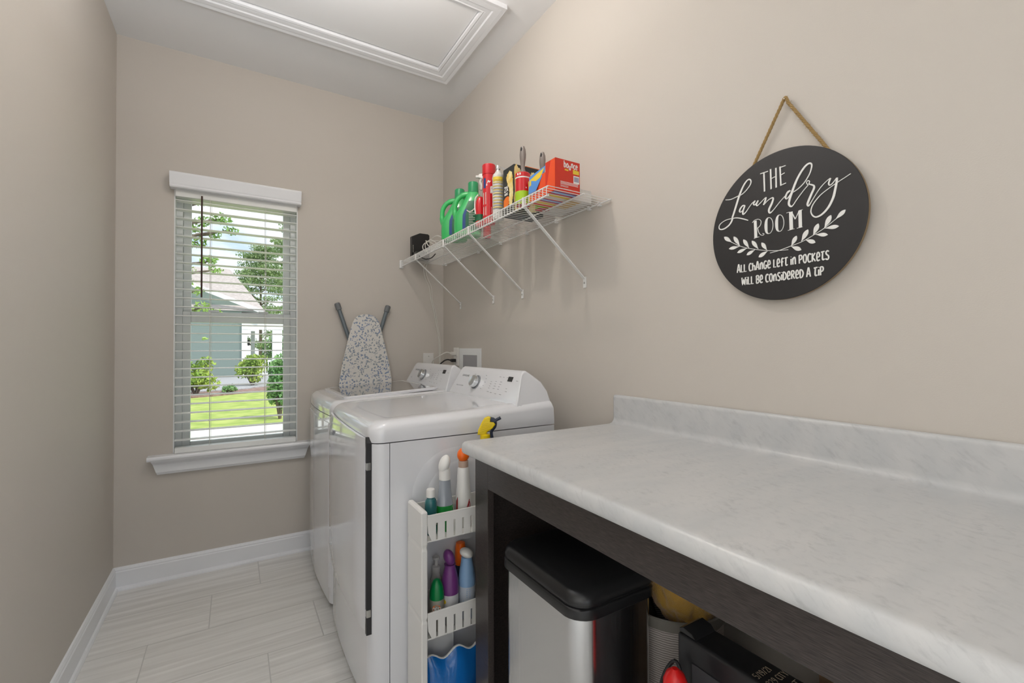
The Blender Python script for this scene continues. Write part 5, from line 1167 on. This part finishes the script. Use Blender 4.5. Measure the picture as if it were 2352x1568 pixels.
# ------------------------------------------------------------------ laundry room sign
SIGN = {'script':[[(-150.7,106.8,1.8),(-136.2,103.6,2.2),(-123.7,104.8,2.1),(-111.5,107.0,2.3),(-98.5,109.5,2.3),(-83.9,120.0,2.4),(-76.2,129.8,2.8),(-75.1,138.1,3.1),(-80.0,143.7,3.5),(-88.2,140.5,3.8),(-98.3,127.9,4.6),(-107.7,109.5,5.3),(-116.3,87.1,5.3),(-126.0,61.1,5.0),(-130.9,49.8,4.6)],[(-129.1,49.6,4.4),(-133.7,38.9,4.4),(-142.0,30.6,4.1),(-154.9,24.7,3.8),(-167.1,25.2,3.1),(-172.1,31.5,2.4),(-167.9,40.9,2.1),(-151.0,48.1,1.9),(-129.1,48.2,2.0),(-114.9,46.1,2.7),(-97.5,38.9,3.0),(-84.0,31.7,2.3)],[(-92.4,74.5,3.1),(-98.8,76.2,3.5),(-105.9,70.2,3.9),(-108.5,62.9,3.9),(-104.5,60.1,2.5),(-98.0,64.6,2.1),(-93.4,73.9,2.1)],[(-93.0,74.6,3.5),(-98.4,61.2,4.2),(-98.1,52.3,4.2),(-89.9,56.4,2.4),(-80.8,67.0,1.9),(-72.7,75.2,1.9),(-63.5,80.5,2.1)],[(-63.5,80.5,3.4),(-68.3,73.2,3.4),(-64.8,69.3,2.4),(-55.2,78.7,2.0)],[(-55.2,78.7,3.7),(-60.5,69.4,3.8),(-57.9,65.3,2.7),(-49.2,70.6,1.9),(-36.4,80.5,1.8)],[(-33.9,81.5,3.3),(-36.5,73.0,4.0),(-40.8,62.4,3.7)],[(-40.0,63.0,1.8),(-29.0,71.7,2.0),(-19.0,75.3,2.7),(-15.3,72.6,4.0),(-19.2,60.7,5.0),(-26.7,46.1,5.0),(-24.3,37.1,3.7),(-16.1,41.6,2.1),(0.2,57.9,1.8),(13.0,69.0,1.9)],[(27.1,81.1,2.6),(20.9,78.9,3.2),(15.8,67.4,4.2),(19.2,62.4,2.9),(26.2,69.3,2.2),(32.4,79.5,2.2)],[(13.0,69.0,1.6),(19.3,74.5,1.6),(28.6,80.6,1.6)],[(34.7,74.8,2.1),(46.8,80.0,2.1),(61.6,91.2,2.2),(73.4,108.5,2.5),(78.2,123.2,3.1),(77.9,131.0,3.4),(73.6,134.5,4.0),(65.0,131.6,4.4),(53.8,119.6,4.7),(42.5,101.1,5.1),(33.2,79.3,5.4),(26.1,59.7,5.4),(24.0,47.4,5.1),(29.0,39.9,3.8),(34.3,42.2,2.2),(43.5,54.0,1.9),(58.5,71.0,1.7),(70.2,82.3,1.7)],[(69.5,82.5,1.9),(66.3,89.0,1.9),(69.6,93.1,1.9),(73.2,89.9,2.0),(72.0,84.1,2.3),(77.4,80.6,3.4),(82.7,76.5,3.7),(82.9,69.9,4.6),(77.1,57.7,4.9),(69.8,41.2,5.0),(68.0,33.9,4.3),(71.1,30.7,3.1),(78.4,41.2,1.8),(92.6,61.7,1.7),(103.8,73.5,1.7),(114.7,81.4,1.6),(119.4,83.2,1.9)],[(119.4,83.2,3.3),(115.3,73.0,3.3),(117.2,67.1,2.4),(123.3,69.8,1.8),(131.9,79.7,1.9)],[(132.6,80.2,4.1),(131.8,70.1,4.7),(129.0,54.6,5.0),(124.2,35.2,5.1),(114.0,15.5,4.8),(100.3,2.4,4.2),(87.1,-1.1,3.4),(78.7,5.5,2.8),(75.6,17.9,2.5),(81.8,33.3,2.2),(96.7,49.0,1.8),(114.5,59.7,1.6),(132.5,68.4,1.6),(148.6,75.1,1.6),(160.7,80.6,1.6)],[(-72.3,22.4,1.5),(-65.6,27.6,1.4),(-55.0,27.9,1.4),(-48.3,21.0,1.4),(-50.3,10.4,1.4),(-58.5,4.2,1.4)],[(-57.7,4.5,1.4),(-54.5,-7.9,1.4),(-49.0,-15.9,1.4),(-42.6,-17.6,1.4),(-40.5,-14.9,1.4),(-44.6,-12.7,1.4)],[(-25.0,-68.6,1.4),(-2.0,-66.3,1.4),(27.5,-60.4,1.4),(55.8,-54.0,1.3),(82.9,-42.8,1.3),(105.2,-31.9,1.3),(129.2,-16.4,1.3)],[(-133.4,-18.6,1.5),(-108.7,-34.3,1.5),(-81.4,-46.1,1.5),(-51.8,-55.6,1.4),(-29.6,-61.5,1.4),(-2.0,-66.3,1.4),(20.9,-68.2,1.4)]],'line':[[(-49.3,148.7,2.2),(-28.2,148.8,2.2)],[(-39.1,148.4,3.7),(-37.9,97.8,3.7)],[(-21.5,152.1,3.7),(-20.4,99.0,3.6)],[(-7.6,150.7,3.6),(-7.4,99.0,3.6)],[(-20.1,126.7,2.0),(-7.9,128.5,2.0)],[(2.8,150.5,3.6),(4.7,100.3,3.6)],[(2.8,148.3,2.1),(17.0,148.4,2.1)],[(4.1,127.9,2.1),(14.4,130.7,2.1)],[(3.9,101.5,2.1),(17.3,103.4,2.1)],[(-64.0,25.6,7.7),(-62.8,-21.0,7.7)],[(-68.1,-21.1,1.3),(-53.9,-19.7,1.3)],[(17.5,26.2,1.2),(25.5,26.9,1.2)],[(28.4,26.5,8.4),(29.3,-19.3,8.4)],[(20.7,-19.2,1.2),(36.8,-18.4,1.2)],[(30.9,23.7,2.4),(38.9,5.5,2.4)],[(38.9,5.5,1.5),(48.5,24.3,1.5)],[(50.3,24.4,7.7),(50.9,-18.9,7.7)],[(48.2,24.8,1.2),(56.6,24.6,1.2)],[(42.5,-18.6,1.2),(56.1,-17.9,1.2)],[(-16.6,3.2,1.4),(-17.0,-2.3,1.4),(-18.1,-7.3,1.4),(-19.9,-11.5,1.4),(-22.1,-14.7,1.4),(-24.8,-16.5,1.4),(-27.6,-17.0,1.4),(-30.2,-16.1,2.7),(-32.3,-13.8,4.2),(-33.8,-10.4,5.6),(-34.6,-6.0,6.7),(-35.0,-0.8,7.5),(-35.1,4.7,7.7),(-34.9,10.3,7.5),(-34.4,15.5,6.7),(-33.5,19.9,5.6),(-31.9,23.2,4.2),(-29.8,25.2,2.7),(-27.1,25.6,1.4),(-24.4,24.5,1.4),(-21.8,22.1,1.4),(-19.6,18.5,1.4),(-17.9,13.9,1.4),(-16.9,8.7,1.4),(-16.6,3.2,1.4)],[(11.1,3.2,1.4),(10.7,-2.3,1.4),(9.6,-7.3,1.4),(7.9,-11.6,1.4),(5.6,-14.8,1.4),(3.1,-16.7,1.4),(0.3,-17.2,1.4),(-2.3,-16.2,2.6),(-4.4,-13.9,4.1),(-5.9,-10.4,5.5),(-6.7,-6.0,6.6),(-7.2,-0.8,7.3),(-7.3,4.8,7.6),(-7.1,10.4,7.3),(-6.5,15.6,6.6),(-5.6,20.1,5.5),(-4.0,23.5,4.1),(-1.9,25.4,2.6),(0.7,25.8,1.4),(3.5,24.8,1.4),(6.0,22.3,1.4),(8.2,18.7,1.4),(9.8,14.0,1.4),(10.8,8.8,1.4),(11.1,3.2,1.4)],[(129.2,-16.4,1.1),(131.8,-14.2,2.3),(134.3,-12.1,4.9),(136.8,-10.0,7.2),(139.2,-7.9,9.0),(141.7,-5.7,9.6),(144.2,-3.6,8.6),(146.6,-1.6,5.9),(149.1,0.5,1.0)],[(105.2,-31.2,1.1),(107.0,-27.8,2.6),(108.7,-24.5,5.6),(110.5,-21.1,8.3),(112.2,-17.8,10.3),(114.0,-14.4,10.9),(115.7,-11.1,9.9),(117.4,-7.8,6.8),(119.2,-4.5,1.2)],[(80.3,-43.7,1.2),(81.7,-40.5,2.7),(83.2,-37.3,5.7),(84.7,-34.1,8.5),(86.1,-30.9,10.5),(87.6,-27.7,11.2),(89.0,-24.6,10.1),(90.4,-21.4,7.0),(91.9,-18.2,1.2)],[(53.0,-53.4,1.2),(54.9,-50.1,2.7),(56.9,-46.8,5.8),(58.8,-43.6,8.6),(60.7,-40.3,10.7),(62.6,-37.1,11.4),(64.6,-33.8,10.3),(66.5,-30.6,7.1),(68.4,-27.4,1.2)],[(28.9,-59.9,1.2),(30.5,-57.1,2.5),(32.1,-54.2,5.3),(33.7,-51.4,7.8),(35.3,-48.6,9.7),(36.8,-45.8,10.4),(38.4,-43.0,9.4),(40.0,-40.2,6.4),(41.6,-37.4,1.1)],[(106.5,-32.9,1.1),(110.2,-33.1,2.3),(113.8,-33.2,4.8),(117.5,-33.4,7.1),(121.1,-33.6,8.8),(124.7,-33.7,9.4),(128.3,-33.9,8.5),(131.9,-34.1,5.8),(135.4,-34.3,1.0)],[(85.6,-43.3,1.2),(88.9,-44.1,2.2),(92.3,-44.9,4.6),(95.6,-45.7,6.8),(98.9,-46.5,8.4),(102.2,-47.2,9.0),(105.4,-48.0,8.1),(108.7,-48.8,5.6),(111.9,-49.5,1.0)],[(62.7,-51.7,1.2),(65.4,-53.1,2.4),(68.2,-54.4,5.1),(71.0,-55.8,7.6),(73.7,-57.2,9.4),(76.5,-58.6,10.0),(79.2,-59.9,9.1),(81.9,-61.3,6.2),(84.6,-62.6,1.1)],[(28.9,-61.7,1.2),(31.9,-63.3,2.5),(34.8,-65.0,5.3),(37.7,-66.6,7.8),(40.6,-68.2,9.7),(43.5,-69.9,10.3),(46.4,-71.5,9.3),(49.2,-73.1,6.4),(52.1,-74.7,1.1)],[(-133.4,-18.6,1.3),(-136.1,-16.2,2.5),(-138.9,-13.8,5.2),(-141.7,-11.4,7.8),(-144.5,-8.9,9.7),(-147.4,-6.5,10.4),(-150.2,-4.0,9.4),(-153.0,-1.5,6.5),(-155.9,0.9,1.1)],[(-109.2,-33.1,1.3),(-111.3,-29.5,2.4),(-113.4,-25.9,5.1),(-115.6,-22.3,7.6),(-117.7,-18.7,9.5),(-119.9,-15.1,10.2),(-122.1,-11.5,9.2),(-124.2,-7.9,6.4),(-126.4,-4.2,1.1)],[(-82.7,-44.2,1.3),(-84.6,-41.0,2.3),(-86.5,-37.7,4.9),(-88.4,-34.5,7.2),(-90.4,-31.3,9.0),(-92.3,-28.0,9.6),(-94.2,-24.7,8.7),(-96.2,-21.5,6.0),(-98.1,-18.2,1.1)],[(-56.9,-51.7,1.3),(-59.0,-48.6,2.3),(-61.1,-45.5,5.0),(-63.1,-42.4,7.4),(-65.2,-39.3,9.2),(-67.3,-36.2,9.8),(-69.4,-33.1,8.9),(-71.5,-29.9,6.1),(-73.6,-26.8,1.1)],[(-33.8,-58.9,1.3),(-35.4,-56.2,2.3),(-37.1,-53.5,4.9),(-38.8,-50.7,7.3),(-40.4,-48.0,9.0),(-42.1,-45.3,9.6),(-43.7,-42.5,8.7),(-45.4,-39.8,6.0),(-47.1,-37.0,1.1)],[(-110.4,-35.1,1.3),(-114.2,-35.3,2.2),(-118.0,-35.4,4.6),(-121.8,-35.5,6.9),(-125.6,-35.6,8.6),(-129.5,-35.7,9.2),(-133.4,-35.8,8.3),(-137.2,-35.9,5.8),(-141.2,-36.1,1.0)],[(-89.0,-44.1,1.3),(-92.3,-45.1,2.1),(-95.7,-46.0,4.5),(-99.1,-47.0,6.8),(-102.5,-47.9,8.4),(-105.9,-48.8,9.0),(-109.3,-49.8,8.2),(-112.7,-50.8,5.7),(-116.2,-51.7,1.0)],[(-66.1,-52.6,1.3),(-68.9,-53.9,2.2),(-71.8,-55.1,4.6),(-74.6,-56.4,6.9),(-77.4,-57.7,8.6),(-80.3,-58.9,9.2),(-83.2,-60.2,8.4),(-86.1,-61.5,5.8),(-89.0,-62.8,1.0)],[(-31.9,-62.4,1.3),(-34.9,-63.9,2.4),(-37.8,-65.3,5.2),(-40.7,-66.8,7.8),(-43.6,-68.3,9.6),(-46.6,-69.8,10.3),(-49.6,-71.4,9.4),(-52.5,-72.9,6.5),(-55.5,-74.4,1.1)]]}

sg = thing('wall_sign', 'round black wall sign lettered THE Laundry ROOM, hung on a rope', 'sign', (1.211, .643, 1.4975))
M_sign = mat('black_stained_wood', (.024, .023, .024), .42, bump=.06, bscale=30, stretch=(1, 1, 12)); M_edge = mat('raw_wood_edge', (.28, .20, .11), .6)
FXS = 1.205
def sgx(u, v, d): return (FXS-d, .643-u/1000, 1.4975+v/1000)
MB().lathe([(.1935, 0), (.1935, .002), (.1935, .0095)], (FXS+.0115, .643, 1.4975), 96, M=Matrix.Rotation(-PI/2, 3, 'Y')).build('disc_edge', M_edge, sg)
MB().lathe([(.1937, 0), (.1930, .0012), (.1915, .0020)], (FXS+.002, .643, 1.4975), 96, M=Matrix.Rotation(-PI/2, 3, 'Y')).build('disc_face', M_sign, sg)
mb = MB()
for k_ in SIGN['script']:
    ribbon(mb, [(a, b__) for a, b__, w in catmull(k_, 5)], [w for a, b__, w in catmull(k_, 5)], sgx, -.0003, .0016)
for k_ in SIGN['line']: ribbon(mb, [(a, b__) for a, b__, w in k_], [w for a, b__, w in k_], sgx, -.0003, .0015)
fs_ = lambda u, v, d: (FXS-d, -u, v)
write(mb, 'ALL ChAnGe Left in POCKetS', fs_, -.760, 1.3895, -.529, .0205, .0030, -.0003, .0015)
write(mb, 'WiLL Be COnSiDeReD A tiP', fs_, -.747, 1.3535, -.541, .0205, .0030, -.0003, .0015)
mb.build('lettering', M_wtext, sg, smooth=False)
M_rope = mat('jute_rope', (.38, .25, .10), .9, bump=1, bscale=400)
mb = MB(); top = Vector((1.214, .6345, 1.822)); L0 = Vector((1.2195, .742, 1.640)); R0_ = Vector((1.2195, .535, 1.650))
path = [L0.lerp(top, k/14) for k in range(15)]+[Vector((1.212, .628, 1.824))]+[top.lerp(R0_, k/14)+Vector((0, -.004, 0)) for k in range(1, 15)]
path = [tuple(p_+Vector((0, 0, 0))) for p_ in path]; fine = catmull(path, 8)
for ph in (0, 2*PI/3, 4*PI/3):
    P = []; 
    for i, q_ in enumerate(fine):
        a = i*.42+ph; d_ = Vector(fine[min(i+1, len(fine)-1)])-Vector(fine[max(i-1, 0)]); d_.normalize(); n1 = d_.cross(Vector((1, 0, 0))).normalized()
        P.append(tuple(Vector(q_)+n1*math.cos(a)*.0020+Vector((1, 0, 0))*math.sin(a)*.0020))
    mb.tube(P, .0024, 6)
r_ = random.Random(5)
for _ in range(70):
    q_ = Vector(r_.choice(fine[len(fine)//2:])); dd = Vector((r_.gauss(0, .3), r_.gauss(0, 1), r_.gauss(0, 1))).normalized()*r_.uniform(.004, .009); mb.tube([q_, q_+dd], .0003, 3)
mb.build('rope', M_rope, sg)
MB().tube([(XR, .631, 1.8215), (1.209, .631, 1.8225)], .0015, 8).build('nail', M_brass, sg)

for o in C.objects:      # shading normals are worked out after the bevels
    i_ = o.modifiers.find('weighted_normal')
    if i_ >= 0 and i_ < len(o.modifiers)-1: o.modifiers.move(i_, len(o.modifiers)-1)
